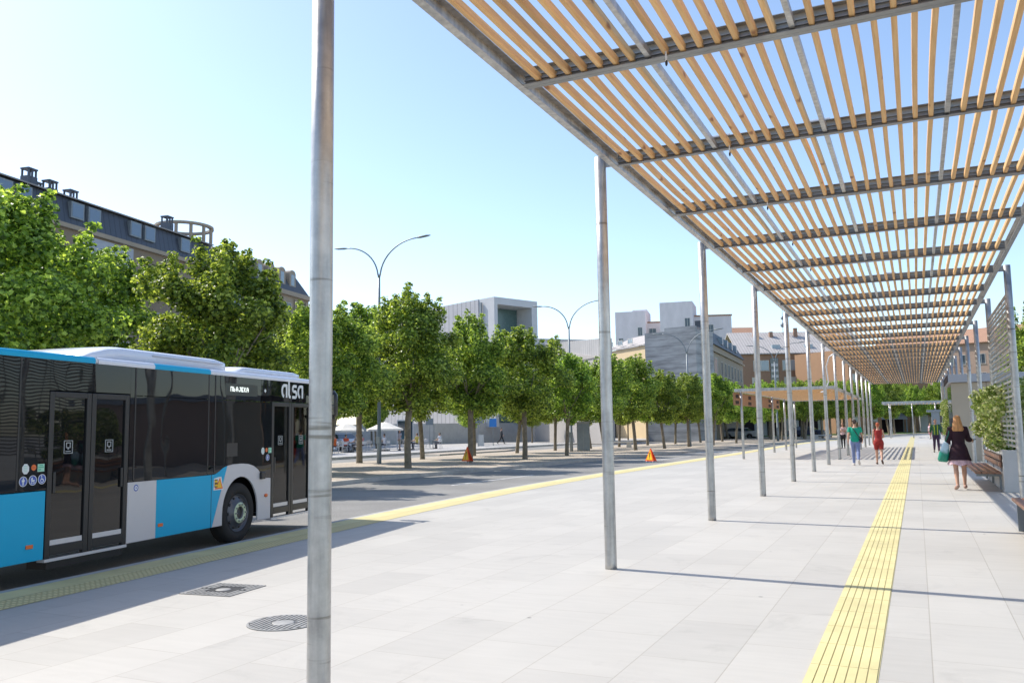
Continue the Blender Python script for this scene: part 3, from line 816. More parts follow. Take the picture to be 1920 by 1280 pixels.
mb = MB(); mb.box(-.30,-.02,.90,2.15,.20,.288); mb.build('ramp_box', m_blk, bus)
mb = MB(); mb.box(-.10,.012,5.745,7.12,.275,.305); mb.build('door_sill', m_sil, bus)
# front, rear, far side, floor, interior
mb = MB(); mb.plate([(YR,.33),(4.30,.33),(4.30,.9),(4.5,1.2),(5.2,1.2),(5.4,.9),(5.4,.30),(YF,.30),(YF,1.15),(YR,1.15)], -BW, -BW+.03); mb.build('offside_panel', m_blue, bus)
mb = MB(); mb.box(-BW+.001,-BW+.02,YR,5.2,1.152,2.62); mb.build('offside_window', m_busglass, bus)
mb = MB(); mb.box(-BW+.001,-BW+.012,5.3,7.0,1.152,2.45); mb.build('offside_window', m_clear, bus)
mb = MB(); mb.box(-BW+.001,-BW+.03,5.2,5.3,1.15,2.62); mb.box(-BW+.001,-BW+.03,7.0,YF-.02,1.15,2.62); mb.box(-BW+.001,-BW+.03,5.3,7.0,2.45,2.62); mb.build('offside_pillar', m_blk, bus)
mb = MB(); mb.box(-BW+.03,-.031,YR,YR+.06,.4,2.6); mb.build('rear_panel', m_blue, bus)
mb = MB(); mb.box(-BW+.03,-.31,YR+.06,4.1,.345,.40); mb.box(-BW+.1,-.12,5.6,YF-.1,.345,.40); mb.box(-1.9,-.6,4.1,5.6,.30,.62)
mb.build('floor', m_blk, bus)
mb = MB(); mb.box(-BW+.05,-.05,5.55,5.6,.42,1.2); mb.box(-BW+.05,-1.2,5.55,5.6,1.2,2.6); mb.build('cab_partition', m_blk, bus)
mb = MB(); mb.box(-.03,-.002,7.10,YF-.05,.35,2.6); mb.build('front_pillar', m_blk, bus)
mb = MB(); mb.box(-BW+.1,-.1,YF-.10,YF-.02,.35,1.1); mb.build('front_panel', m_grey, bus)
mb = MB(); mb.box(-BW+.1,-.1,YF-.08,YF-.06,1.1,2.5); mb.build('windscreen', m_clear, bus)
for (x, y) in ((-.25,5.9),(-.9,6.3)):
    mb = MB(); mb.tube([(x,y,.42),(x,y,2.6)], .018, 8); mb.build('grab_pole', m_yelp if x > -.5 else m_sil, bus)
mb = MB(); mb.box(-2.2,-1.75,6.2,6.65,.8,.92); mb.box(-2.2,-1.75,6.15,6.25,.92,1.6); mb.build('driver_seat', m_dark, bus, bevel=.03)
# mirror
mb = MB(); mb.tube([(-.1,YF-.35,2.62),(.12,YF-.02,2.62),(.22,YF+.10,2.5)], .03, 8); mb.build('mirror_arm', m_blk, bus)
mb = MB(); mb.loft([(.20,YF+.12,2.54),(.21,YF+.12,2.46),(.21,YF+.12,2.08),(.20,YF+.12,2.0)], [(.07,.04),(.12,.07),(.12,.07),(.07,.04)], 16, pw=.6); mi = mb.build('wing_mirror', m_blk, bus)
mb = MB(); mb.box(.13,.30,YF+.044,YF+.05,2.08,2.46); mb.build('mirror_glass', pbr('mirror', (.8,.8,.8), .05, 1), mi)
# roof pods
def pod(y0, y1, x0, x1, z0, z1, name, taper=.5):
    mb = MB(); cs = []; rs = []
    K = 14
    for k in range(K+1):
        t = k/K; y = y0+(y1-y0)*t
        e = min(1, t/(taper*.45)) if taper else 1; f = min(1, (1-t)/.12)
        s = (math.sin(min(e,1)*PI/2)**.7)*(math.sin(f*PI/2)**.5 if f > 0 else .05)
        s = max(s, .06)
        hh = (z1-z0)*s
        cs.append(((x0+x1)/2, y, z0+hh/2)); rs.append(((x1-x0)/2*(.82+.18*s), hh/2))
    mb.loft(cs, rs, 24, pw=.45)
    return mb.build(name, m_wht, bus)
pod(1.7, 5.05, -2.15, -.30, 2.72, 2.985, 'roof_pod')
mb = MB(); mb.tube([(-.288,3.0,2.885),(-.286,4.7,2.875)], .012, 6); mb.build('pod_seam', m_grey, bus)
pod(5.2, 7.35, -2.15, -.28, 2.72, 2.90, 'roof_pod', .2)
# wheels
def wheel(y, x=-.03, name='front_wheel', s=1):
    mb = MB(); prf = [(-.27,.30),(-.27,.44),(-.24,.475),(-.04,.475),(-.01,.44),(0,.38),(-.02,.295)]
    n = 40; vs = []; fs = []
    for j in range(n):
        a = 2*PI*j/n
        vs += [(x+s*p[0], y+p[1]*math.cos(a), .48+p[1]*math.sin(a)) for p in prf]
    k = len(prf)
    for j in range(n):
        q = (j+1) % n
        for i in range(k): fs.append((j*k+i, q*k+i, q*k+(i+1) % k, j*k+(i+1) % k))
    mb.add(vs, fs, 0, True); o = mb.build(name, m_rub, bus)
    def disc(r0, x0_, r1, x1_, mm, nm, par):
        mb = MB(); n = 36; vs = []; fs = []
        for j in range(n):
            a = 2*PI*j/n; c, s_ = math.cos(a), math.sin(a)
            vs += [(x+x0_, y+r0*c, .48+r0*s_), (x+x1_, y+r1*c, .48+r1*s_)]
        for j in range(n): q = (j+1) % n; fs.append((2*j, 2*q, 2*q+1, 2*j+1))
        if r1 < .12: fs.append(tuple(2*j+1 for j in range(n)))
        mb.add(vs, fs, 0, True); return mb.build(nm, mm, par)
    mb = MB(); n = 40; vs = []; fs = []
    rp = [(.30,-.015),(.285,-.03),(.275,-.06),(.25,-.055),(.17,.01),(.165,.02),(.10,.02),(.095,-.01),(.02,-.01)]
    for j in range(n):
        a = 2*PI*j/n
        vs += [(x+p[1], y+p[0]*math.cos(a), .48+p[0]*math.sin(a)) for p in rp]
    k = len(rp)
    for j in range(n):
        q = (j+1) % n
        for i in range(k-1): fs.append((j*k+i, j*k+i+1, q*k+i+1, q*k+i))
    mb.add(vs, fs, 0, True)
    mb.build('rim', m_rim, o)
    mb = MB()
    for j in range(10):
        a = 2*PI*j/10; yy, zz = y+.232*math.cos(a), .48+.232*math.sin(a)
        mb.loft([(x-.06,yy,zz),(x-.034,yy,zz)], [(.028,.028)]*2, 10, ref=(0,1,0))
    mb.build('rim_hole', m_blk, o)
    mb = MB()
    for j in range(n):
        pass
    rp = [(.165,.0215),(.16,.03),(.105,.03),(.10,.0215)]; vs = []; fs = []
    for j in range(n):
        a = 2*PI*j/n
        vs += [(x+p[1], y+p[0]*math.cos(a), .48+p[0]*math.sin(a)) for p in rp]
    for j in range(n):
        q = (j+1) % n
        for i in range(3): fs.append((j*4+i, j*4+i+1, q*4+i+1, q*4+i))
    mb.add(vs, fs, 0, True)
    hr = mb.build('hub_ring', m_nut, o)
    mb = MB()
    for j in range(10):
        a = 2*PI*j/10; yy, zz = y+.133*math.cos(a), .48+.133*math.sin(a)
        mb.loft([(x+.03,yy,zz),(x+.055,yy,zz)], [.017,.012], 6, ref=(0,1,0), sm=False)
    mb.build('wheel_nut', pbr('nut', (.35,.36,.3), .5, .3), o)
    disc(.095, -.005, .0, -.005, m_blk, 'hub_cap', o)
    return o
wheel(WC)
wheel(-1.3, name='rear_wheel')
mb = MB(); mb.box(-2.4,-.35,4.2,5.5,.34,1.2); 
mb.build('wheel_well', m_blk, bus)
# side details
for (y, z) in ((.62,.50),(2.88,.50),(-2.2,.5)):
    mb = MB(); mb.box(0,.012,y-.05,y+.05,z-.022,z+.022); mb.build('side_marker', m_orange, bus, bevel=.004)
mb = MB(); mb.ball((.01,5.58,.70), (.02,.05,.03), 0, 12, 8); mb.build('side_indicator', m_orange, bus)
mb = MB(); mb.box(0,.05,5.38,5.50,.98,1.10); mb.build('wheel_arch_camera', m_blk, bus, bevel=.012)
mb = MB(); mb.box(-.001,.0015,4.046,4.052,WB,WT); mb.box(-.001,.0015,YR,-1.2,.70,.703); mb.build('panel_seam', m_blk, bus)
def disc_side(mb, y, z, r, x, m=0, n=24, sx=1):
    mb.plate([(y+r*sx*math.cos(2*PI*k/n), z+r*math.sin(2*PI*k/n)) for k in range(n)], x, x+.001, m)
def ring_side(mb, y, z, r, r2_, x, m=0, n=24):
    for k in range(n):
        a, b = 2*PI*k/n, 2*PI*(k+1)/n
        mb.plate([(y+r*math.cos(a), z+r*math.sin(a)),(y+r*math.cos(b), z+r*math.sin(b)),(y+r2_*math.cos(b), z+r2_*math.sin(b)),(y+r2_*math.cos(a), z+r2_*math.sin(a))], x, x+.0008, m)
x = .0045
def picto(kind, y, z, r):
    mb = MB(); disc_side(mb, y, z, r, x, 0); ring_side(mb, y, z, r, r*.88, x+.0012, 1)
    X2 = x+.0015
    if kind == 'person':
        disc_side(mb, y, z+r*.55, r*.16, X2, 1, 12); mb.box(X2,X2+.001,y-r*.18,y+r*.18,z-r*.1,z+r*.36,1); mb.box(X2,X2+.001,y-r*.34,y-r*.2,z-r*.05,z+r*.34,1); mb.box(X2,X2+.001,y+r*.2,y+r*.34,z-r*.05,z+r*.34,1)
        mb.box(X2,X2+.001,y-r*.17,y-r*.03,z-r*.7,z-r*.08,1); mb.box(X2,X2+.001,y+r*.03,y+r*.17,z-r*.7,z-r*.08,1)
    elif kind == 'pram':
        mb.plate([(y-r*.5,z+r*.05),(y+r*.5,z+r*.1),(y+r*.35,z-r*.25),(y-r*.3,z-r*.25)], X2, X2+.001, 1)
        mb.plate([(y-r*.5,z+r*.1),(y-r*.02,z+r*.12),(y-r*.05,z+r*.6),(y-r*.35,z+r*.45)], X2, X2+.001, 1)
        ring_side(mb, y-r*.25, z-r*.5, r*.18, r*.08, X2, 1, 12); ring_side(mb, y+r*.3, z-r*.5, r*.18, r*.08, X2, 1, 12)
    else:
        disc_side(mb, y-r*.12, z+r*.62, r*.13, X2, 1, 12); mb.stroke([(y-r*.1,z+r*.45),(y-r*.03,z-r*.05),(y+r*.3,z-r*.07),(y+r*.5,z-r*.5)], r*.15, X2, .001, 1)
        ring_side(mb, y-.0, z-r*.28, r*.42, r*.28, X2, 1, 16)
    return mb.build('round_sticker', [m_sblue, m_stick], bus)
for k, y, z in (('person',.497,1.245),('pram',.632,1.252),('wheelchair',.765,1.258)): picto(k, y, z, .058)
picto('person', 5.62, 1.335, .055)
def octo(y, z):
    mb = MB(); mb.plate([(y+.052*math.cos(PI/8+PI*k/4), z+.062*math.sin(PI/8+PI*k/4)) for k in range(8)], x, x+.001, 0)
    for k in range(4): mb.box(x+.001,x+.0018,y-.025,y+.025,z+.03-k*.02,z+.036-k*.02,1)
    mb.build('octagon_sticker', [m_stick, m_sgrn2], bus)
    mb = MB(); disc_side(mb, y+.115, z+.012, .035, x, 0); mb.box(x+.0012,x+.002,y+.09,y+.14,z+.004,z+.02,1); mb.build('no_entry_sticker', [m_orange, m_sred], bus)
    mb = MB(); mb.box(x,x+.001,y+.17,y+.27,z-.04,z+.05,0)
    for (a,b,c,d) in ((.195,.245,.028,.04),(.18,.26,.005,.018),(.18,.22,-.025,-.008)): mb.box(x+.001,x+.0018,y+a,y+b,z+c,z+d,1)
    mb.build('ticket_sticker', [m_sgrn2, m_sgrn], bus)
octo(.525, 1.385); octo(5.47, 1.45)
mb = MB(); disc_side(mb, 2.37, 1.045, .045, .001, 0); ring_side(mb, 2.37, 1.045, .030, .012, .0022, 1, 16); mb.build('round_badge', [m_sblue, m_stick], bus)
mb = MB(); mb.plate([(4.10,.885),(4.36,.885),(4.30,1.085),(4.24,1.085),(4.11,1.065)], .0008, .0016, 0)
mb.plate([(4.13,.90),(4.345,.90),(4.265,1.075)], .002, .003, 1); mb.plate([(4.165,.918),(4.315,.918),(4.262,1.04)], .0034, .0042, 2)
mb.box(.0045,.0052,4.125,4.20,.93,1.05,3); mb.box(.0054,.006,4.13,4.195,1.0,1.035,2); mb.box(.0054,.006,4.13,4.195,.945,.975,2)
mb.build('warning_sticker', [m_stick, m_redp, m_yelp, m_blk], bus)
mb = MB(); disc_side(mb, 5.52, 2.47, .035, x, 0, 4); mb.build('diamond_sticker', m_stick, bus)
# letters on the header above the front door
def arcp(cy_, cz, ry, rz_, a0, a1, n=10): return [(cy_+ry*math.cos(R(a0+(a1-a0)*k/n)), cz+rz_*math.sin(R(a0+(a1-a0)*k/n))) for k in range(n+1)]
mb = MB(); X3 = .005; hb = 2.375; wd = .052
def letter_a(y):
    hgt = .235; wdt = .15
    mb.stroke([(y+wdt,hb+hgt-.02)] + [(y+wdt*.55,hb+hgt-.02)] + arcp(y+wdt*.5, hb+hgt*.5, wdt*.5, hgt*.5-.02, 95, 262, 12), wd, X3, .002)
    mb.stroke([(y+wdt,hb+hgt),(y+wdt,hb-.0)], wd, X3+.001, .002)
letter_a(6.07)
mb.stroke([(6.30,hb+.30),(6.30,hb+.06),(6.32,hb+.02),(6.36,hb+.01)], wd, X3, .002)
mb.stroke([(6.57,hb+.215),(6.49,hb+.215)] + arcp(6.48, hb+.167, .045, .048, 90, 270, 6) + arcp(6.52, hb+.065, .045, .052, 85, -85, 6) + [(6.51,hb+.013),(6.42,hb+.013)], wd, X3, .002)
letter_a(6.63)
mb.build('lettering', m_stick, bus)
# side destination display: scrolling characters in white light dots
mb = MB(); mb.box(.0042,.0055,4.36,5.28,2.36,2.55); disp = mb.build('destination_display', pbr('display_black', (.03,.04,.038), .25), bus)
GL = {'P':["1111","1001","1001","1001","1001"],'b':["1000","1000","1110","1001","1110"],'A':["0110","1001","1111","1001","1001"],'J':["0011","0001","0001","1001","0110"],
      'E':["1111","1000","1110","1000","1111"],'K':["1001","1010","1100","1010","1001"],' ':["00","00","00","00","00"]}
mb = MB(); yy = 4.50
for ch in "PbAJEKA":
    gph = GL[ch]
    for r_, row in enumerate(gph):
        for c_, v_ in enumerate(row):
            if v_ == '1': mb.box(.0056,.0064,yy+c_*.0145,yy+c_*.0145+.0125,2.487-r_*.0155,2.487-r_*.0155+.0135)
    yy += (len(gph[0])+1)*.0145 + .003
mb.build('display_text', m_led, disp)
mb = MB(); mb.box(.0045,.006,4.42,4.72,1.39,1.60); mb.box(.006,.0065,4.425,4.715,1.395,1.595); mb.build('fuel_flap', m_blk, bus)

# ------------------------------------------------------------------ street furniture
def street_lamp(label, x, y, h=10.0, z=-.02, s=1.0):
    t = thing('street_lamp', label, 'street lamp', (x, y, z), 0, 'twin-armed street lamps along the median')
    mb = MB(); mb.loft([(0,0,-.1),(0,0,1.3),(0,0,1.32),(0,0,h*.6),(0,0,h-.6)], [.12,.115,.095,.08,.06], 16); mb.build('pole', m_pole, t)
    for sg, L_, up in ((-1, 2.0, 1.75), (1, 2.25, 1.85)):
        pts = [(0,0,h-.65)]
        for k in range(1, 13):
            u = k/12; pts.append((sg*(.06+L_*(1-math.cos(u*PI/2))), 0, h-.6+up*math.sin(u*PI/2)))
        mb = MB(); mb.tube(pts, [.045]+[.042-.012*k/12 for k in range(12)], 8); a = mb.build('arm', m_pole, t)
        xe = sg*(.06+L_)
        mb = MB(); mb.loft([(xe-sg*.05,0,h-.6+up),(xe+sg*.15,0,h-.59+up),(xe+sg*.55,0,h-.56+up),(xe+sg*.75,0,h-.55+up)], [(.03,.04),(.05,.12),(.045,.13),(.015,.05)], 12, ref=(0,0,1)); mb.build('lamp_head', m_pole, a)
    mb = MB(); mb.box(-.11,.11,-.125,-.05,1.0,1.35); mb.build('service_door', m_pole, t)
    return t
street_lamp('tall twin-armed street lamp nearest the camera, between two plane trees', -24.58, 36.3, 10.05)
street_lamp('twin-armed street lamp rising beside the grey cabinet', -21.9, 56.0, 9.2)
street_lamp('twin-armed street lamp in front of the grey blockwork wall', -16.7, 69.0, 8.1)
street_lamp('farthest twin-armed street lamp in front of the brown apartment block', -12.8, 90, 8.6)

def warning_tri(label, x, y, z, rz):
    t = thing('warning_triangle', label, 'warning sign', (x, y, z), rz, 'folding triangular roadworks signs'); t.scale = (.70, .74, .76)
    for sg in (1, -1):
        ti = .22*sg
        def fl(mb, W, H0, H1, off, m):
            pts = [(-W, H0), (W, H0), (0, H1)]
            vs = []
            for d in (0, .012):
                for (px, pz) in pts: vs.append((px, -sg*(.17*(1-pz/1.12)) - sg*off - sg*d*1.0, pz))
            mb.add(vs, [(0,1,2),(3,5,4),(0,3,4,1),(1,4,5,2),(2,5,3,0)], m)
        mb = MB(); fl(mb, .50, .16, 1.08, 0, 0); p = mb.build('red_panel', m_redp, t)
        mb = MB(); fl(mb, .36, .245, .93, .014, 0); mb.build('yellow_face', m_yelp, p)
        mb = MB()
        yy = lambda pz: -sg*(.17*(1-pz/1.12)) - sg*.032
        mb.add([(-.035,yy(.42),.42),(.035,yy(.42),.42),(.05,yy(.76),.76),(-.05,yy(.76),.76)], [(0,1,2,3)])
        mb.add([(.042*math.cos(2*PI*k/12), yy(.34+.042*math.sin(2*PI*k/12)), .34+.042*math.sin(2*PI*k/12)) for k in range(12)], [tuple(range(12))])
        mb.build('exclamation_mark', m_blk, p)
        for sx in (-.36, .36):
            mb = MB(); mb.tube([(sx,-sg*.15,.17),(sx*1.05,-sg*.18,0)], .012, 6); mb.build('leg', m_sil, t)
    return t
warning_tri('orange-red warning triangle standing on the platform edge beside the kerb', -10.75, 37.1, 0, R(-36)).scale = (.60, .6, .62)
warning_tri('orange-red warning triangle leaning by a plane tree trunk in the median', -19.7, 36.6, -.02, R(-28))

t = thing('utility_cabinet', 'tall grey metal utility cabinet on the median', 'cabinet', (-21.3, 56.8, -.02), R(20))
mb = MB(); mb.box(-.45,.45,-.35,.35,0,2.0); mb.build('cabinet_body', m_ironl, t, bevel=.02)
mb = MB(); mb.box(-.5,.5,-.4,.4,2.0,2.06); mb.build('cabinet_lid', m_ironl, t, bevel=.01)
mb = MB(); mb.box(-.42,-.01,-.358,-.345,.1,1.9); mb.box(.01,.42,-.358,-.345,.1,1.9); mb.build('cabinet_doors', m_pole, t)
def stone_bench(label, x, y, rz, L_=2.0):
    t = thing('stone_bench', label, 'bench', (x, y, -.02), rz, 'stone benches on the median')
    mb = MB(); mb.box(-L_/2,L_/2,-.25,.25,.36,.48); mb.build('seat', m_conc, t, bevel=.015)
    for sx in (-1, 1):
        mb = MB(); mb.box(sx*L_*.33-.18,sx*L_*.33+.18,-.2,.2,0,.358); mb.build('leg', m_conc, t, bevel=.01)
stone_bench('grey stone bench on the median between tree trunks', -21.8, 66.5, R(10), 2.2)
stone_bench('far grey stone bench beyond the row of canopy posts', -9.4, 99, R(10), 1.9)

def sign(label, x, y, h, w_, hh, m, rz=0, z=0):
    t = thing('sign_post', label, 'street sign', (x, y, z), rz, 'small signs on poles by the cafe plaza')
    mb = MB(); mb.tube([(0,0,0),(0,0,h)], .03, 8); mb.build('pole', m_pole, t)
    mb = MB(); mb.box(-w_/2,w_/2,-.05,-.032,h-hh,h); mb.build('sign_plate', m, t, bevel=.01)
    return t
m_sbl = pbr('blue_sign', (.03,.22,.62), .4)
sign('blue square sign on a grey pole in front of the concrete wall', -39.0, 78, 2.7, .75, .85, m_sbl, R(20))
sign('grey sign plate on a pole left of the leaning tree trunk', -40.5, 68, 2.7, .7, .6, m_pole, R(25))
sign('grey-blue sign plate on a pole right of the leaning tree trunk', -37.8, 72.5, 2.9, .75, .7, m_pole, R(20))
t = thing('advert_panel', 'tall glazed advert frame beside the cafe tables', 'advert panel', (-42.2, 66.5, 0), R(30))
mb = MB(); mb.box(-.75,-.67,-.06,.06,0,2.6); mb.box(.67,.75,-.06,.06,0,2.6); mb.box(-.67,.67,-.06,.06,2.5,2.6); mb.box(-.67,.67,-.06,.06,.3,.4); mb.build('frame', m_sil, t)
mb = MB(); mb.box(-.67,.67,-.02,.02,.4,2.5); mb.build('pane', m_win, t)
t = thing('sandwich_board', 'pale sandwich board standing on the plaza in front of the wall', 'sandwich board', (-38.6, 74.5, 0), R(25))
for sg in (1,-1):
    mb = MB(); mb.add([(-.32,sg*.28,0),(.32,sg*.28,0),(.28,sg*.03,1.1),(-.28,sg*.03,1.1),(-.32,sg*.25,0),(.32,sg*.25,0),(.28,sg*.0,1.1),(-.28,sg*.0,1.1)], [(0,1,2,3),(7,6,5,4),(0,4,5,1),(1,5,6,2),(2,6,7,3),(3,7,4,0)]); mb.build('board', m_shut, t)

# ground covers
t = thing('square_manhole_cover', 'square ribbed metal cover let into the paving near the bus shadow', 'manhole cover', (-6.57, 6.87, 0.0), R(6))
mb = MB(); S_ = .305
mb.box(-S_,S_,-S_,S_,-.02,.003,0)
for k in range(11):
    a = -S_+.03+k*.052
    for (y0, y1) in ((-S_+.03,-.02),(.02,S_-.03)):
        if abs(a) < .15 and abs(y0+y1)/2 < .3: y0, y1 = (y0, -.15) if y0 < 0 else (.15, y1)
        mb.box(a, a+.026, y0, y1, .003, .009, 1)
mb.box(-S_,S_,-S_,-S_+.02,.003,.008,1); mb.box(-S_,S_,S_-.02,S_,.003,.008,1); mb.box(-S_,-S_+.02,-S_+.02,S_-.02,.003,.008,1); mb.box(S_-.02,S_,-S_+.02,S_-.02,.003,.008,1)
mb.build('cover_plate', [m_iron, m_ironl], t)
mb = MB(); mb.ball((0,0,.003), (.08,.08,.007), 0, 16, 6); mb.build('centre_boss', m_ironl, t)
t = thing('round_manhole_cover', 'round ribbed metal cover beside the foot of the nearest steel post', 'manhole cover', (-4.95, 5.88, 0.0), R(8))
mb = MB(); n = 40; Rr = .30
mb.prism([(Rr*math.cos(2*PI*k/n), Rr*math.sin(2*PI*k/n)) for k in range(n)], -.02, .003, 0)
k = -Rr+.03
while k < Rr-.02:
    hw = math.sqrt(max(Rr*Rr-k*k, 0))-.02
    if abs(k) < .11: q = math.sqrt(.0121-k*k+.0002); mb.box(k,k+.02,-hw,-q,.003,.008,1); mb.box(k,k+.02,q,hw,.003,.008,1)
    else: mb.box(k,k+.02,-hw,hw,.003,.008,1)
    k += .042
for k in range(n):
    a, b = 2*PI*k/n, 2*PI*(k+1)/n
    mb.prism([(Rr*math.cos(a),Rr*math.sin(a)),(Rr*math.cos(b),Rr*math.sin(b)),((Rr-.02)*math.cos(b),(Rr-.02)*math.sin(b)),((Rr-.02)*math.cos(a),(Rr-.02)*math.sin(a))], .003, .008, 1)
mb.build('cover_plate', [pbr('grey_cast_iron', (.13,.13,.128), .6, .3, var=.2, vs=10), m_ironl], t)
mb = MB(); mb.ball((0,0,.003), (.1,.1,.006), 0, 16, 6); mb.build('centre_boss', m_ironl, t)

# ------------------------------------------------------------------ planters with benches
def leafy(name, parent, x0, x1, y0, y1, z0, z1, n, seed, size, mat):
    rd = random.Random(seed); cl = []
    for k in range(70):
        u = rd.random()
        cl.append((rd.uniform(x0,x1), rd.uniform(y0,y1), z0+(z1-z0)*u**.9, rd.uniform(.16,.34), 1))
    me = leaf_cloud(cl, n, size, seed, mat, name)
    o = bpy.data.objects.new(name, me); COL.objects.link(o); o.parent = parent
    mb = MB()
    for k in range(16):
        x, y = rd.uniform(x0,x1), rd.uniform(y0,y1)
        mb.tube([(x,y,z0-.1),(x+rd.gauss(0,.05),y+rd.gauss(0,.08),(z0+z1)/2),(x+rd.gauss(0,.1),y+rd.gauss(0,.2),z1-.1)], [.012,.009,.004], 5)
    mb.build('stem', m_bark, parent)
def planter(y0, L_, label, with_bench=True, plabel=None, blabel=None, zt=2.45, plab_seed=3, extra=0):
    t = thing('planter', label, 'planter', (1.70, y0, 0), 0, 'concrete planters on the right of the walkway')
    mb = MB(); W = .58
    mb.box(0,W,0,.07,0,.95); mb.box(0,W,L_-.07,L_,0,.95); mb.box(0,.07,.07,L_-.07,0,.95); mb.box(W-.07,W,.07,L_-.07,0,.95)
    mb.build('trough', m_conc, t, bevel=.008)
    mb = MB(); mb.box(.07,W-.07,.07,L_-.07,.5,.88); mb.build('soil', m_bark, t)
    if plabel:
        p = thing('climbing_shrub', plabel, 'shrub', (1.70, y0, 0), 0, 'shrubs growing in the planters')
        leafy('foliage', p, -.12, W+.15, .0, L_+.1, .95, zt, 16000, plab_seed, .10, m_leafv)
    if with_bench:
        b = thing('timber_bench', blabel, 'bench', (1.14, y0+.05, 0), 0, 'timber benches fixed along the planters')
        for k in range(4):
            mb = MB(); mb.box(k*.135, k*.135+.12, 0, L_*.98, .41, .455); mb.build('seat_plank', m_bench, b, bevel=.005)
        for k in range(2):
            mb = MB(); mb.box(.50, .535, 0, L_*.98, .56+k*.15, .69+k*.15); mb.build('back_plank', m_bench, b, bevel=.005)
        for yy in (.25, L_*.5, L_*.92):
            mb = MB(); mb.box(.03,.545,yy,yy+.05,.345,.408); mb.box(.49,.54,yy,yy+.05,.05,.345); mb.box(.537,.552,yy,yy+.05,.455,.84); mb.build('bracket', m_pole, b)
planter(22.35, 5.0, 'grey concrete planter under the nearest lattice panel', True, 'tall variegated climbing shrub in the nearest grey planter', 'red-brown timber bench on the side of the nearest planter, behind the walking woman')
planter(10.3, 4.9, 'grey concrete planter at the right edge of the photo, mostly out of frame', False)
b = thing('timber_bench', 'red-brown timber bench at the right edge, nearest the camera', 'bench', (1.22, 10.4, 0), 0, 'timber benches fixed along the planters')
for k in range(4):
    mb = MB(); mb.box(k*.135, k*.135+.12, 0, 4.6, .41, .455); mb.build('seat_plank', m_bench, b, bevel=.005)
for yy in (.3, 2.3, 4.2):
    mb = MB(); mb.box(.03,.5,yy,yy+.05,.0,.408); mb.build('bracket', m_pole, b)
planter(57.5, 5.0, 'grey concrete planter past the kiosk, partly hidden by the man in the green vest', False, 'yellow-green shrub in the planter beyond the kiosk', None, 2.9, 9)

# ------------------------------------------------------------------ kiosk
m_kiosk = pbr('beige_panel', (.42,.37,.29), .55, var=.06, vs=.6)
m_fasc = pbr('grey_blue_fascia', (.36,.39,.44), .5, var=.05, vs=.5)
m_pinkw = pbr('pinkish_render', (.46,.33,.27), .8, var=.06, vs=.6)
t = thing('kiosk', 'low kiosk with beige panels and a grey-blue flat roof fascia on the right', 'kiosk', (1.25, 39.5, 0))
mb = MB(); mb.box(.12,9.5,.3,5.2,0,3.22); mb.build('wall', m_pinkw, t)
mb = MB(); mb.box(.10,1.38,.24,.30,0,3.2); mb.build('wall_panel', m_kiosk, t); mb = MB(); mb.box(1.40,2.68,.24,.30,0,3.2); mb.build('wall_panel', m_kiosk, t)
mb = MB(); mb.box(.10,.119,.6,5.0,.1,3.15); mb.build('side_glazing', m_win, t)
mb = MB(); mb.box(0,10,0,5.5,3.222,3.55); mb.build('roof_fascia', m_fasc, t, bevel=.01)
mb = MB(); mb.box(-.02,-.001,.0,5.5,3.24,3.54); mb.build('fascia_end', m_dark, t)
t = thing('bus_shelter', 'small grey shelter with a glazed end wall by the far canopy', 'shelter', (.9, 92, 0))
mb = MB(); mb.box(0,5,0,2,2.6,2.8); mb.build('roof', m_pole, t)
mb = MB(); mb.box(.4,1.1,.1,1.9,0,2.6); mb.build('end_wall', m_pole, t)
mb = MB(); mb.box(1.3,4.5,.3,.36,.2,2.5); mb.build('pane', m_winl, t)

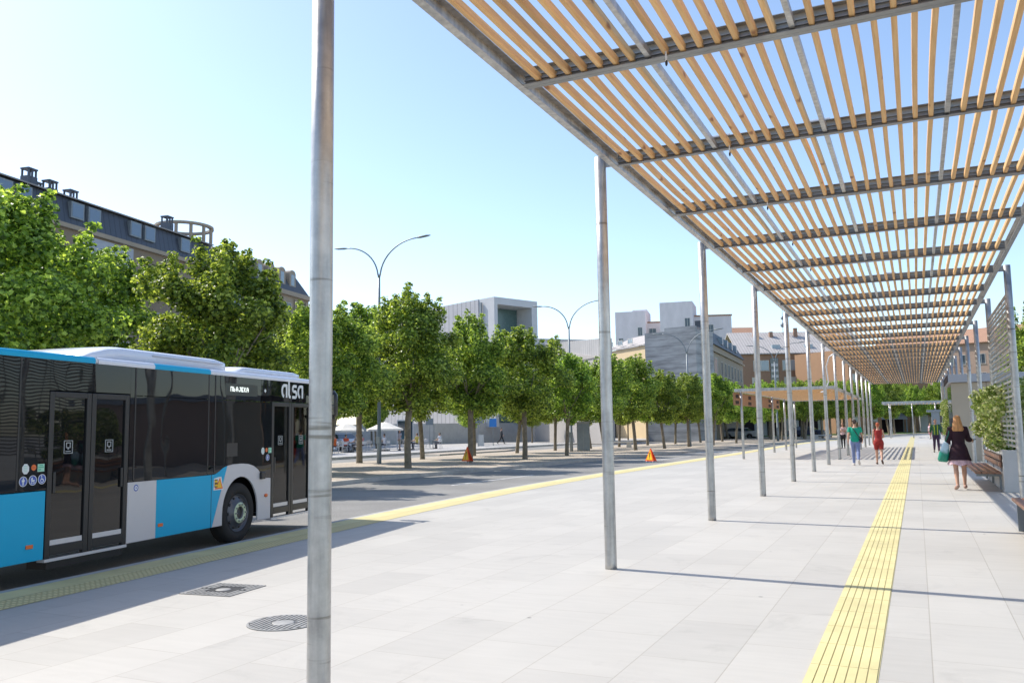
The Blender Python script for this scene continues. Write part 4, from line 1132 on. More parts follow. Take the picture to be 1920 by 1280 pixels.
# ------------------------------------------------------------------ buildings
m_tanw = pbr('tan_render', (.25,.20,.15), .85, var=.08, vs=.5)
m_tan2 = pbr('stone_render', (.34,.285,.22), .85, var=.08, vs=.5)
m_cream = pbr('cream_render', (.66,.52,.32), .85, var=.06, vs=.4)
m_brown = pbr('brown_brick_wall', (.28,.175,.12), .85, var=.08, vs=.4)
m_orng = pbr('orange_brick_wall', (.33,.19,.11), .85, var=.08, vs=.4)
m_pkw = pbr('salmon_wall', (.37,.26,.20), .85, var=.06, vs=.4)
m_whw = pbr('stained_white_wall', (.66,.62,.64), .85, var=.12, vs=.35, streak=(1,1,.4))
m_whw2 = pbr('grey_white_wall', (.56,.57,.58), .85, var=.05, vs=.4)
m_annex = pbr('smooth_grey_cladding', (.42,.40,.385), .8, var=.06, vs=.5)
def seamed(name, col, sc=2.2, axis=0, rough=.45, metal=.3, depth=.03, dark=.6):
    m, t, p = newmat(name); L = t.links.new; N = t.nodes.new
    tc = N('ShaderNodeTexCoord'); sp = N('ShaderNodeSeparateXYZ'); L(tc.outputs['Object'], sp.inputs[0])
    ml = N('ShaderNodeMath'); ml.operation = 'MULTIPLY'; ml.inputs[1].default_value = sc; L(sp.outputs[axis], ml.inputs[0])
    fr = N('ShaderNodeMath'); fr.operation = 'FRACT'; L(ml.outputs[0], fr.inputs[0])
    gt = N('ShaderNodeMath'); gt.operation = 'LESS_THAN'; gt.inputs[1].default_value = .12 if dark < .7 else .4; L(fr.outputs[0], gt.inputs[0])
    n = N('ShaderNodeTexNoise'); n.inputs['Scale'].default_value = .8; n.inputs['Detail'].default_value = 5; L(tc.outputs['Object'], n.inputs['Vector'])
    mr = N('ShaderNodeMapRange'); mr.inputs[3].default_value = .85; mr.inputs[4].default_value = 1.15; L(n.outputs[0], mr.inputs[0])
    h = N('ShaderNodeHueSaturation'); h.inputs['Color'].default_value = (*col,1); L(mr.outputs[0], h.inputs['Value'])
    mx = N('ShaderNodeMix'); mx.data_type = 'RGBA'; L(gt.outputs[0], mx.inputs[0]); L(h.outputs[0], mx.inputs[6]); mx.inputs[7].default_value = (*[c*dark for c in col],1)
    L(mx.outputs[2], p.inputs['Base Color']); p.inputs['Roughness'].default_value = rough; p.inputs['Metallic'].default_value = metal
    b = N('ShaderNodeBump'); b.inputs['Distance'].default_value = depth; b.inputs['Strength'].default_value = .8; L(gt.outputs[0], b.inputs['Height']); L(b.outputs[0], p.inputs['Normal'])
    return m
m_zinc = seamed('zinc_standing_seam', (.075,.085,.105), 1.6)
m_slate = pbr('slate_roof', (.085,.09,.10), .6, var=.2, vs=2)
m_slatel = pbr('pale_slate_roof', (.28,.27,.26), .7, var=.2, vs=2)
m_corr = seamed('corrugated_metal', (.42,.41,.41), 2.0, dark=.62, depth=.08, metal=.15)
m_tile = seamed('clay_tile_roof', (.40,.23,.15), 2.5, dark=.72, depth=.06, metal=0, rough=.85)
m_tileg = seamed('grey_tile_roof', (.45,.42,.40), 2.0, dark=.55, depth=.06, metal=0, rough=.85)
def blockwall():
    m, t, p = newmat('weathered_blockwork'); L = t.links.new; N = t.nodes.new
    tc = N('ShaderNodeTexCoord'); sp = N('ShaderNodeSeparateXYZ'); L(tc.outputs['Object'], sp.inputs[0])
    cb = N('ShaderNodeCombineXYZ'); L(sp.outputs[0], cb.inputs[0]); L(sp.outputs[2], cb.inputs[1])
    bt = N('ShaderNodeTexBrick'); bt.inputs['Color1'].default_value=(.36,.37,.38,1); bt.inputs['Color2'].default_value=(.41,.42,.43,1); bt.inputs['Mortar'].default_value=(.26,.27,.28,1)
    bt.inputs['Scale'].default_value=1; bt.inputs['Brick Width'].default_value=40; bt.inputs['Row Height'].default_value=1.1; bt.inputs['Mortar Size'].default_value=.035; L(cb.outputs[0], bt.inputs['Vector'])
    mp = N('ShaderNodeMapping'); mp.inputs['Scale'].default_value=(.25,.25,1.6); L(tc.outputs['Object'], mp.inputs[0])
    n = N('ShaderNodeTexNoise'); n.inputs['Scale'].default_value=1.1; n.inputs['Detail'].default_value=7; n.inputs['Roughness'].default_value=.65; L(mp.outputs[0], n.inputs['Vector'])
    mr = N('ShaderNodeMapRange'); mr.inputs[1].default_value=.33; mr.inputs[2].default_value=.6; mr.inputs[3].default_value=.55; mr.inputs[4].default_value=1.1; L(n.outputs[0], mr.inputs[0])
    h = N('ShaderNodeHueSaturation'); L(bt.outputs[0], h.inputs['Color']); L(mr.outputs[0], h.inputs['Value']); L(h.outputs[0], p.inputs['Base Color']); p.inputs['Roughness'].default_value=.9
    return m
m_block = blockwall()
def facade(name, label, A, B, dep, h, mw, cat='building', group=None, roof=None, roofh=0, mr=None, wins=(), wm=None, parapet=.0, back=None, overhang=.3):
    """box building: facade from A (left) to B (right) seen from the camera, running dep metres away from it"""
    a = Vector(A); b = Vector(B); L_ = (b-a).length; rz = math.atan2(b.y-a.y, b.x-a.x)
    t = thing(name, label, cat, (a.x, a.y, -.1), rz, group); t['len'] = L_
    mb = MB(); mb.box(0,L_,0,dep,0,h+.1); mb.build('wall', mw, t)
    if roof == 'gable':
        mb = MB(); o = overhang
        mb.add([(-o,-o,h+.12),(L_+o,-o,h+.12),(L_+o,dep/2,h+.1+roofh),(-o,dep/2,h+.1+roofh),(-o,dep+o,h+.12),(L_+o,dep+o,h+.12),(-o,-o,h+.3),(L_+o,-o,h+.3),(L_+o,dep/2,h+.3+roofh),(-o,dep/2,h+.3+roofh),(-o,dep+o,h+.3),(L_+o,dep+o,h+.3)],
               [(6,7,8,9),(9,8,11,10),(0,1,7,6),(5,4,10,11),(1,2,8,7),(2,5,11,8),(0,6,9,3),(3,9,10,4),(0,3,2,1),(3,4,5,2)])
        mb.build('roof', mr or m_slate, t)
    elif roof == 'flat':
        mb = MB(); o = .15; mb.box(-o,L_+o,-o,dep+o,h+.102,h+.102+roofh); mb.build('roof_cornice', mr or mw, t)
    elif roof == 'mansard':
        mb = MB(); i = roofh*.45; o = .25
        z0 = h+.102; z1 = z0+roofh
        mb.add([(-o,-o,z0),(L_+o,-o,z0),(L_+o,dep+o,z0),(-o,dep+o,z0),(i,i,z1),(L_-i,i,z1),(L_-i,dep-i,z1),(i,dep-i,z1)], [(0,1,5,4),(1,2,6,5),(2,3,7,6),(3,0,4,7),(4,5,6,7),(0,3,2,1)])
        mb.build('roof', mr or m_slate, t)
    windows(t, wins, wm)
    return t
def windows(t, wins, wm=None, y=0):
    """every window: frame, sill and pane; one mesh per size, copied"""
    cache = {}
    for wdef in wins:
        x, z, w_, h_ = wdef[:4]; pm = wdef[4] if len(wdef) > 4 else (wm or m_win)
        key = (w_, h_, pm.name)
        if key not in cache:
            mb = MB(); f = .07
            mb.box(-w_/2-f,-w_/2,-.05,.02,-f,h_+f); mb.box(w_/2,w_/2+f,-.05,.02,-f,h_+f); mb.box(-w_/2,w_/2,-.05,.02,h_,h_+f)
            mb.box(-w_/2-.12,w_/2+.12,-.12,.02,-f-.06,-f+.0, 0); mb.box(-.025,.025,-.035,.02,0,h_)
            mf = mb.mesh('window', m_shut)
            mb = MB(); mb.box(-w_/2,w_/2,-.015,.01,0,h_); cache[key] = (mf, mb.mesh('pane', pm))
        mf, mp_ = cache[key]
        o = bpy.data.objects.new('window', mf); COL.objects.link(o); o.parent = t; o.location = (x, y, z)
        q = bpy.data.objects.new('pane', mp_); COL.objects.link(q); q.parent = o
def grid(x0, x1, nx, zs, w_, h_, m=None):
    out = []
    for z in zs:
        for k in range(nx):
            x = x0+(x1-x0)*k/max(nx-1,1); out.append((x, z, w_, h_)+((m,) if m else ()))
    return out

# long building on the left with a zinc attic
A0 = Vector((-56.6, 29.2)); dirA = Vector((-.172, .985)).normalized()
A1 = A0 + dirA*34.0
t = facade('apartment_building', 'long tan apartment building with a dark zinc attic above the trees on the left', A0, A1, 14, 18.1, m_tanw,
           wins=[(x, z, 1.4, 1.5) for z in (2, 5, 8, 11, 14.6) for x in (3, 6.5, 10, 15, 18.5, 22, 27, 30.5)])
mb = MB(); mb.box(-.3,34.2,-.35,-.001,17.85,18.2); mb.build('cornice', m_tan2, t)
mb = MB(); mb.add([(-.1,-.25,18.22),(34.1,-.25,18.22),(34.1,.15,20.3),(-.1,.15,20.3),(-.1,14,18.22),(34.1,14,18.22),(34.1,14,20.3),(-.1,14,20.3)], [(0,1,2,3),(1,5,6,2),(4,0,3,7),(5,4,7,6),(0,4,5,1)])
mb.build('attic', m_zinc, t)
mb = MB(); mb.add([(-.3,-.2,20.32),(34.3,-.2,20.32),(34.3,6.5,21.6),(-.3,6.5,21.6),(-.3,14,20.32),(34.3,14,20.32),(-.3,-.2,20.42),(34.3,-.2,20.42),(34.3,6.5,21.75),(-.3,6.5,21.75),(-.3,14,20.42),(34.3,14,20.42)],
                 [(6,7,8,9),(9,8,11,10),(0,1,7,6),(1,2,8,7),(2,5,11,8),(0,6,9,3),(3,9,10,4),(0,3,2,1),(3,4,5,2),(4,10,11,5)])
mb.build('roof', m_slatel, t)
for yy in (38.4,40.1,45.2,47.0,51.8,53.6,58.5):
    x = (yy-29.2)/.985
    mb = MB(); mb.box(x-.68,x+.68,-.30,.1,18.75,20.05,0); fr = mb.build('attic_window', m_pole, t)
    mb = MB(); mb.box(x-.56,x+.56,-.315,-.302,18.87,19.93); mb.build('pane', m_winb, fr)
for yy, zt, d in ((44.2,23.0,3.2),(45.1,22.2,3.6),(46.3,22.6,3.2),(48.5,22.4,3.2),(60.0,22.9,2.6)):
    x = (yy-29.2)/.985
    mb = MB(); mb.box(x-.45,x+.45,d,d+.8,20.5,zt-.75); ch = mb.build('chimney', m_zinc, t)
    mb = MB()
    for (ax, ay) in ((-.42,d+.03),(.3,d+.03),(-.42,d+.65),(.3,d+.65),(-.06,d+.03)): mb.box(x+ax,x+ax+.12,ay,ay+.12,zt-.75,zt-.2)
    mb.box(x-.47,x+.47,d-.02,d+.82,zt-.2,zt-.08); mb.build('chimney_cap', m_zinc, ch)
for x in (8.2, 24.7):
    mb = MB(); mb.box(x-2.2,x+2.2,-.9,-.001,14.0,14.9); mb.build('balcony', m_tan2, t)
mb = MB(); mb.box(17.2,23.0,-.06,-.001,15.0,17.7); mb.build('grey_wall_panel', m_fasc, t)
# round roof crown
t2 = thing('roof_rotunda', 'round openwork roof crown on top of the left apartment building', 'rotunda', (-67.3, 63.9, 18.9))
mb = MB(); mb.loft([(0,0,0),(0,0,2.0)], [2.9,2.9], 32, sm=False); mb.build('drum', m_zinc, t2)
mb = MB(); n = 36
for k in range(n):
    a, b_ = 2*PI*k/n, 2*PI*(k+1)/n
    mb.prism([(2.9*math.cos(a),2.9*math.sin(a)),(2.9*math.cos(b_),2.9*math.sin(b_)),(2.5*math.cos(b_),2.5*math.sin(b_)),(2.5*math.cos(a),2.5*math.sin(a))], 3.75, 4.0)
mb.build('ring', m_tan2, t2)
for k in range(12):
    a = 2*PI*k/12; mb = MB(); x, y = 2.7*math.cos(a), 2.7*math.sin(a); mb.box(x-.12,x+.12,y-.12,y+.12,2.0,3.75); mb.build('pier', m_tan2, t2)
B0 = A1 + dirA*.6; B1 = B0 + dirA*19.2
t = facade('apartment_building', 'stone-coloured building with round-topped dormers in a slate roof, left of the nearest post', B0, B1, 13, 17.6, m_tan2, roof='mansard', roofh=2.6, mr=m_slate,
           wins=[(x, z, 1.0, 2.0) for z in (1.5, 5.2, 8.8, 12.0, 14.6) for x in (1.5, 4.1, 6.7, 9.3, 11.9, 14.5, 17.1)])
mb = MB(); mb.box(-.2,19.4,-.5,-.001,17.45,17.95); mb.build('cornice', m_tan2, t)
for k in range(8):
    mb = MB(); x = .3+k*2.6; mb.box(x-.2,x+.2,-.16,-.001,13.6,17.2); mb.build('pilaster', m_tan2, t)
for k in range(7):
    x = 1.9+k*2.35
    pts = [(-.7,18.5),(.7,18.5),(.7,20.3)] + [(.7*math.cos(a), 20.3+.45*math.sin(a)) for a in [PI*j/8 for j in range(1,8)]] + [(-.7,20.3)]
    mb = MB(); vs = [(x+p[0], .35, p[1]) for p in pts]+[(x+p[0], 2.2, p[1]) for p in pts]; n = len(pts)
    mb.add(vs, [tuple(range(n)), tuple(range(2*n-1,n-1,-1))]+[(i,n+i,n+(i+1)%n,(i+1)%n) for i in range(n)]); d = mb.build('dormer', m_tan2, t)
    mb = MB(); mb.box(x-.36,x+.36,.33,.348,18.9,20.2); mb.build('pane', m_winl, d)

# modern box building
K = Vector((-46.9, 94.6)); dR = Vector((math.sin(R(23)), math.cos(R(23)))); dL = Vector((-dR.y, dR.x))
t = thing('modern_building', 'modern corrugated building with a big framed recess window above the trees', 'building', (K.x, K.y, -.1), math.atan2(dR.y, dR.x))
W = 7.4; Hh = 18.2
mb = MB(); mb.box(0,.55,-.0,3.0,2,Hh); mb.build('frame', m_whw2, t); mb = MB(); mb.box(W-1.0,W,0,3.0,2,Hh); mb.build('frame', m_whw2, t)
mb = MB(); mb.box(.55,W-1.0,0,3.0,Hh-.9,Hh); mb.build('frame', m_whw2, t)
mb = MB(); mb.box(.55,W-1.0,2.9,3.0,2,Hh-.9); gw = mb.build('recess_glazing', pbr('green_grey_glazing', (.10,.17,.17), .25, var=.05), t)
mb = MB(); mb.box(.55,W-1.0,2.85,2.9,9.4,9.55); mb.build('glazing_bar', m_pole, gw)
mb = MB(); mb.box(0,W,3.002,3.1,2,Hh); mb.box(0,W,3.1,25,0,Hh-.02); 
mb.build('wall', m_corr, t)
m_corrY = seamed('corrugated_metal_side', (.42,.41,.42), 1.1, axis=1, dark=.55, depth=.08, metal=.15)
mb = MB(); mb.box(-.1,-.002,3.0,25,2,Hh+.01); mb.build('corrugated_side', m_corrY, t)
mb = MB(); mb.box(-.3,-.1,2.2,2.5,2,Hh-.5); mb.build('drain_pipe', m_pole, t)
# annex with a wedge of corrugated metal
t = facade('annex_building', 'low smooth grey annex with a corrugated metal wedge roof right of the modern building', (-42.5,96.6), (-29.6,84.9), 1.4, 9.2, m_annex)
mb = MB(); L_ = t['len']
mb.add([(0,.4,9.1),(L_,.4,9.1),(L_,.4,11.1),(0,.4,12.1),(0,1.3,9.1),(L_,1.3,9.1),(L_,1.3,11.1),(0,1.3,12.1)], [(0,1,2,3),(1,5,6,2),(5,4,7,6),(4,0,3,7),(3,2,6,7)]); mb.build('corrugated_roof', m_corr, t)
mb = MB(); mb.add([(-.1,-.1,9.1),(L_*.99,-.1,9.12),(-.1,-.1,11.6),(-.1,.38,9.1),(L_*.99,.38,9.12),(-.1,.38,11.6)], [(0,1,2),(3,5,4),(0,3,4,1),(1,4,5,2),(2,5,3,0)]); mb.build('smooth_gable', m_annex, t)
facade('white_rooftop_block', 'low white rooftop building with an awning beyond the annex', (-55,122), (-46.5,131), 10, 15.6, m_whw2, roof='flat', roofh=.2)
facade('beige_apartment_house', 'beige apartment house with skylights in its tiled roof left of the blockwork wall', (-42.6,124.4), (-34.3,117.2), 10, 13.1, m_cream, roof='gable', roofh=2.2, mr=m_tileg,
       wins=grid(1, 8, 3, (3,6.5,10), 1.4, 1.7)+[(1.5,13.9,1.2,.6,m_winl),(4.3,13.9,1.2,.6,m_winl),(7.1,13.9,1.2,.6,m_winl)])
t = facade('blockwork_building', 'building with a big blank grey blockwork side wall behind the trees', (-28.6,97.7), (-22.2,96.2), 4.5, 12.6, m_block)
mb = MB(); mb.box(2.6,6.5,.05,.5,12.6,13.1); mb.build('wall_top', m_block, t)
t = facade('apartment_house', 'sand-coloured apartment house with a dark slate roof right of the blockwork wall', (-22.1,103.2), (-23.8,134), 5.5, 11.6, m_tan2, roof='mansard', roofh=2.2, mr=m_slate,
       wins=grid(9, 28, 7, (2.2,5.0,8.2), 1.3, 1.7)+[(4,8.2,2.4,1.9,m_winl),(4,5.0,2.4,1.9,m_winl)])
for z in (4.3, 7.5, 10.8):
    mb = MB(); mb.box(-.1,31.6,-.25,-.001,z,z+.2); mb.build('cornice', m_tan2, t)
for x in (1.5, 5.0):
    mb = MB(); mb.box(x-.5,x+.5,1.2,1.9,12.6,14.6); mb.build('chimney', m_slate, t)
for i in range(4):
    mb = MB(); x = 10+i*4.5; mb.box(x-.5,x+.5,-.1,.6,12.3,13.3); mb.build('skylight', m_winl, t)
t = facade('white_tower_block', 'white stained apartment tower, left of two, behind the trees', (-60.2,182.7), (-53.5,184.0), 10, 27.4, m_whw, group='white stained tower blocks', wins=[(5.5,22,.9,1.8),(5.5,18,.9,1.8),(1.2,20,.9,1.5)])
mb = MB(); mb.box(3.6,6.9,-.001+3,12,25,28.2); mb.build('lift_housing', m_whw, t)
t = facade('white_tower_block', 'white stained apartment tower, right of two, behind the blockwork wall', (-49.6,181.6), (-42.6,182.6), 10, 28.6, m_whw, group='white stained tower blocks', wins=[(5.9,23.0,1.0,2.0),(4.6,20.5,1.0,2.0),(1.4,20.5,1.0,1.4)])
facade('white_apartment_block', 'white apartment block linking the two stained towers', (-54.5,187), (-42,190), 10, 25.0, m_whw, wins=grid(1.6,12.5,5,(19.4,22.2),1.5,1.6), roof='flat', roofh=.3, mr=m_tile)
facade('white_apartment_block', 'white apartment block with a blank wall right of the stained towers', (-43.5,186), (-35.5,188.6), 10, 25.6, m_whw, wins=[(2.0,22.2,1.3,1.6),(3.8,22.2,1.3,1.6),(1.2,19.3,1.0,2.2)], roof='flat', roofh=.3, mr=m_tile)
facade('white_house', 'distant white house with a tiled roof between two steel posts', (-42.5,224), (-36,227), 10, 24.5, m_whw2, roof='gable', roofh=2.8, mr=m_tile, wins=[(2,21,1.2,1.3)])
t = facade('brown_apartment_block', 'long brown brick apartment block behind the posts of the high canopy', (-27.5,153.5), (-8,162.5), 14, 14.0, m_brown, roof='gable', roofh=4.5, mr=m_tileg, overhang=.6,
       wins=[(x,z,2.2,2.0,m_shut) for z in (1.2,4.6,8.0) for x in (8.6,13.8,19.5)]+[(x,z,1.1,2.0,m_shut) for z in (1.2,4.6,8.0) for x in (2.4,11.3,16.6)]+[(x,11.3,2.6,1.7,m_winl) for x in (3.5,8.6,13.2,17.8)])
for x in (5.8, 21.2):
    mb = MB(); mb.box(x-.7,x+.7,-.12,-.001,0,13.4); st = mb.build('stair_glazing', m_win, t)
    for k in range(12):
        mb = MB(); mb.box(x-.6,x+.6,-.2,-.121,1+k*1.0,1.45+k*1.0); mb.build('louvre', m_whw2, st)
for i, x in enumerate((4, 7, 11.5, 18.5)):
    mb = MB(); mb.box(x-.3,x+.3,5,5.7,16.5,19.3 if i == 2 else 18.7); mb.build('chimney', m_brown, t)
for x in (6.6, 12.4, 16.5):
    mb = MB(); mb.box(x-.7,x+.7,1.0,2.2,15.1,15.9); mb.build('skylight', m_winl, t)
mb = MB(); mb.tube([(9.5,6,18),(9.5,6,23.5)], .05, 6); mb.ball((9.5,6,20.0), .45, 0, 10, 8); mb.ball((9.5,6,21.3), .35, 0, 10, 8); mb.build('antenna', m_pole, t)
facade('orange_apartment_block', 'orange brick apartment block seen under the far slats of the high canopy', (-9.5,147), (-5.2,152), 12, 13.6, m_orng, wins=grid(1.2,5,2,(2,5,8,11),1.2,1.6,m_shut))
facade('orange_apartment_block', 'low orange wall building behind the trees at the canopy end', (-5.5,163), (2.5,168), 10, 8.5, m_orng)
facade('salmon_apartment_house', 'salmon apartment house with a clay tile roof behind the right hand posts', (-8,196), (24,180), 14, 16.6, m_pkw, roof='gable', roofh=3.4, mr=m_tile, overhang=.5,
       wins=grid(1.5,34,12,(2.2,5.6,9.2,12.8),1.4,1.8))
t = facade('long_low_building', 'long low grey building with dark openings under the trees', (-44,121), (-13,139), 8, 5.6, m_whw2)
for (a, b_) in ((3,7),(13,20),(22,25),(27,30),(32,35)):
    mb = MB(); mb.box(a,b_,-.03,-.001,.1,3.6); mb.build('dark_opening', m_dark, t)
# concrete wall
t = thing('concrete_wall', 'low pale concrete wall behind the cafe plaza', 'wall', (-86, 66, 0))
WP = [(-86,66),(-70,76),(-51,86.5),(-48,98),(-44.8,108),(-42.2,119)]
for a, b_ in zip(WP, WP[1:]):
    mb = MB(); mb.beam((*a,1.15),(*b_,1.15), .25, 2.5); mb.build('wall_section', m_conc, t, world=True)

# ------------------------------------------------------------------ people
def remesh(mb, name, mat, vox, parent, sm=4):
    me = mb.mesh('tmp', mat); o = bpy.data.objects.new('tmp', me); COL.objects.link(o)
    rm = o.modifiers.new('r', 'REMESH'); rm.mode = 'VOXEL'; rm.voxel_size = vox; rm.use_smooth_shade = True
    if sm:
        s_ = o.modifiers.new('s', 'SMOOTH'); s_.factor = .5; s_.iterations = sm
    dg = bpy.context.evaluated_depsgraph_get(); dg.update()
    me2 = bpy.data.meshes.new_from_object(o.evaluated_get(dg))
    me2.name = name
    bpy.data.objects.remove(o)
    me2.materials.clear(); me2.materials.append(mat)
    for p in me2.polygons: p.use_smooth = True
    q = bpy.data.objects.new(name, me2); COL.objects.link(q); q.parent = parent
    return q
_cc = {}
def cloth(col, rough=.85, var=.15, vs=12):
    k = (col, var, vs)
    if k not in _cc: _cc[k] = pbr('cloth', col, rough, var=var, vs=vs, bump=.2, bs=25)
    return _cc[k]
def vv(*a): return Vector(a)
def person(label, x, y, z=0, rz=0, H=1.72, legs=((0,0),(0,0)), arms=((0,6,8),(0,6,8)), lean=0, turn=0, fem=False, sit=False,
           vox=.013, top=None, sleeve=.5, bottom=None, blen='long', shoes=(.05,.05,.05), hair=(.05,.03,.02), hairlen=0, skin=m_skin, face=True,
           group=None, topoff=.016, dress=None, grip=25, hem=.93):
    """joints worked out from hip, knee, shoulder and elbow angles; +y is the way the person faces"""
    S = H/1.75
    t = thing('person', label, 'person', (x, y, z), rz, group)
    hipw = .085 if not fem else .095; shw = .185 if not fem else .16
    pel = vv(0,0,.93)
    J = {}
    for i, sg in ((0,-1),(1,1)):
        a, k = R(legs[i][0]), R(legs[i][1])
        hp = pel + vv(sg*hipw,0,-.03)
        kn = hp + vv(sg*.0, math.sin(a), -math.cos(a))*.43
        an = kn + vv(sg*-.0, math.sin(a-k), -math.cos(a-k))*.42
        fp = (a-k) if not sit else 0
        fp = fp*.9 if fp < -.25 else (fp*.35 if fp > 0 else 0)
        to = an + vv(sg*.03, math.cos(fp)*.17, math.sin(fp)*.17 - .045)
        he = an + vv(0, -math.cos(fp)*.055, -math.sin(fp)*.055-.05)
        J[i] = (hp, kn, an, to, he)
    low = min(min(J[i][3].z, J[i][4].z) for i in (0,1)) - .03
    sh = vv(0,0,-low)
    J = {i: [p+sh for p in J[i]] for i in J}; pel = pel+sh
    Ml = Matrix.Translation(pel) @ Matrix.Rotation(R(-lean), 4, 'X') @ Matrix.Translation(-pel)
    def T(p): return Ml @ (Vector(p)+sh)
    A = {}
    for i, sg in ((0,-1),(1,1)):
        sw, ab, el = [R(q) for q in arms[i][:3]]; inn = R(arms[i][3]) if len(arms[i]) > 3 else 0
        s0 = T((sg*shw,0,1.43))
        ud = vv(sg*math.sin(ab), math.sin(sw)*math.cos(ab), -math.cos(sw)*math.cos(ab))
        e0 = s0+ud*.29
        fd = vv(-sg*math.sin(inn)+sg*math.sin(ab)*.4, math.sin(sw+el)*math.cos(inn), -math.cos(sw+el)*math.cos(inn)).normalized()
        w0 = e0+fd*.255
        A[i] = (s0, e0, w0, fd)
    Sc = lambda p: tuple(Vector(p)*S)
    def add_legs(mb, off=0, k0=0, k1=1.0, flare=0, lo=True):
        for i in (0,1):
            hp, kn, an, to, he = J[i]
            f = 1.08 if fem else 1.0
            full = [(hp+vv(0,0,.06),.085*f),(hp+vv(0,0,-.04),.092*f),(hp.lerp(kn,.35),.078*f),(hp.lerp(kn,.7),.062*f),(kn,.054),(kn.lerp(an,.25)+vv(0,-.008,0),.056),(kn.lerp(an,.55),.045),(an,.034)]
            pts = full[:int(round(k1*len(full)))] if k1 < 1 else full
            mb.loft([Sc(p) for p, r in pts], [((r+off+flare*j/len(pts))*S,)*2 for j, (p, r) in enumerate(pts)], 16)
    TR = [(.84,.10,.085,0),(.90,.155,.11,0),(.97,.16,.115,-.005),(1.07,.135,.095,0),(1.19,.145,.105,.005),(1.31,.17,.115,.005),(1.40,.165,.10,0),(1.45,.12,.08,-.005),(1.485,.065,.06,-.01)]
    if fem: TR = [(.84,.11,.09,0),(.90,.165,.12,-.005),(.97,.165,.12,-.01),(1.08,.125,.092,0),(1.19,.13,.10,.01),(1.30,.15,.118,.02),(1.39,.145,.095,0),(1.44,.10,.075,-.005),(1.485,.055,.052,-.01)]
    def torso(mb, off=0, z0=.8, z1=1.6, xs=1):
        rs = [r for r in TR if z0 <= r[0] <= z1]
        mb.loft([Sc(T((0,r[3],r[0]))) for r in rs], [((r[1]*xs+off)*S,(r[2]+off)*S) for r in rs], 22)
    mb = MB(); add_legs(mb)
    torso(mb)
    mb.loft([Sc(T((0,-.012,1.45))),Sc(T((0,-.006,1.52))),Sc(T((0,.0,1.60)))], [(.062*S,.06*S),(.052*S,.052*S),(.05*S,.055*S)], 16)
    hc = T((0,.012,1.645)); up = (T((0,0,1.7))-T((0,0,1.6))).normalized()
    tr = R(turn)
    def Hd(p):      # head coordinates: x right, y forward, z up from the head centre
        q = Vector((p[0]*math.cos(tr)-p[1]*math.sin(tr), p[0]*math.sin(tr)+p[1]*math.cos(tr), p[2]))
        return Sc(hc+q)
    hs = [(-.115,.028,.035,.045),(-.095,.045,.058,.03),(-.06,.058,.078,.012),(-.02,.066,.090,.0),(.02,.072,.096,-.006),(.06,.07,.092,-.01),(.09,.055,.075,-.012),(.108,.025,.035,-.012)]
    mb.loft([Hd((0,h[3],h[0])) for h in hs], [(h[1]*S,h[2]*S) for h in hs], 20, ref=(math.cos(tr),math.sin(tr),0))
    if face:
        mb.loft([Hd((0,.082,.02)),Hd((0,.104,-.02)),Hd((0,.096,-.032))], [(.009*S,.01*S),(.014*S,.014*S),(.016*S,.01*S)], 8)
        mb.ball(Hd((0,.088,-.058)), (.022*S,.01*S,.011*S), 0, 8, 6)
        for sg in (-1,1): mb.ball(Hd((sg*.074,-.005,-.01)), (.009*S,.018*S,.03*S), 0, 8, 6)
    for i, sg in ((0,-1),(1,1)):
        s0, e0, w0, fd = A[i]
        mb.loft([Sc(s0+vv(-sg*.05,0,.0)),Sc(s0),Sc(s0.lerp(e0,.3)),Sc(s0.lerp(e0,.75)),Sc(e0),Sc(e0.lerp(w0,.3)),Sc(e0.lerp(w0,.7)),Sc(w0)],
                [.05*S,.055*S,.047*S,.039*S,.037*S,.038*S,.031*S,.025*S], 14)
        # palm and five fingers
        sd = vv(sg,0,0) - fd*fd.x*sg; sd = sd.normalized() if sd.length > .1 else vv(0,1,0)
        nrm = fd.cross(sd).normalized()          # across the palm
        acr = nrm
        pc = w0+fd*.085
        mb.loft([Sc(w0-fd*.01),Sc(w0+fd*.03),Sc(w0+fd*.085)], [(.018*S,.024*S),(.016*S,.036*S),(.014*S,.038*S)], 12, ref=tuple(sd))
        g_ = R(grip)
        for k, (of, ln) in enumerate(((-.028,.068),(-.010,.078),(.009,.074),(.027,.058))):
            b0 = pc+acr*of-fd*.01; d1 = (fd*math.cos(g_)-sd*math.sin(g_)).normalized(); d2 = (fd*math.cos(2*g_)-sd*math.sin(2*g_)).normalized()
            mb.loft([Sc(b0),Sc(b0+d1*ln*.5),Sc(b0+d1*ln*.5+d2*ln*.5)], [.009*S,.0085*S,.0065*S], 8)
        th0 = w0+fd*.025+nrm*.025*(1 if fd.z < -.5 else 1); mb.loft([Sc(th0),Sc(th0+(fd*.6+nrm*.5)*.04),Sc(th0+(fd*.9+nrm*.35)*.07)], [.012*S,.010*S,.008*S], 8)
    for i in (0,1):
        hp, kn, an, to, he = J[i]
        mb.loft([Sc(he),Sc(an.lerp(he,.5)),Sc((an+to)/2+vv(0,0,-.01)),Sc(to)], [(.03*S,.03*S),(.034*S,.04*S),(.036*S,.03*S),(.03*S,.018*S)], 12)
    b = remesh(mb, 'body', skin, vox*.8, t, 2)
    # shoes
    if shoes:
        for i in (0,1):
            hp, kn, an, to, he = J[i]; mb = MB(); d = (to-he).normalized()
            mb.loft([Sc(he-d*.02),Sc(he+d*.01+vv(0,0,.015)),Sc(he.lerp(to,.45)+vv(0,0,.02)),Sc(he.lerp(to,.8)),Sc(to+d*.03)], [(.028*S,.025*S),(.042*S,.045*S),(.044*S,.042*S),(.045*S,.03*S),(.028*S,.018*S)], 14)
            mb.build('shoe', cloth(shoes, .6, .05), t)
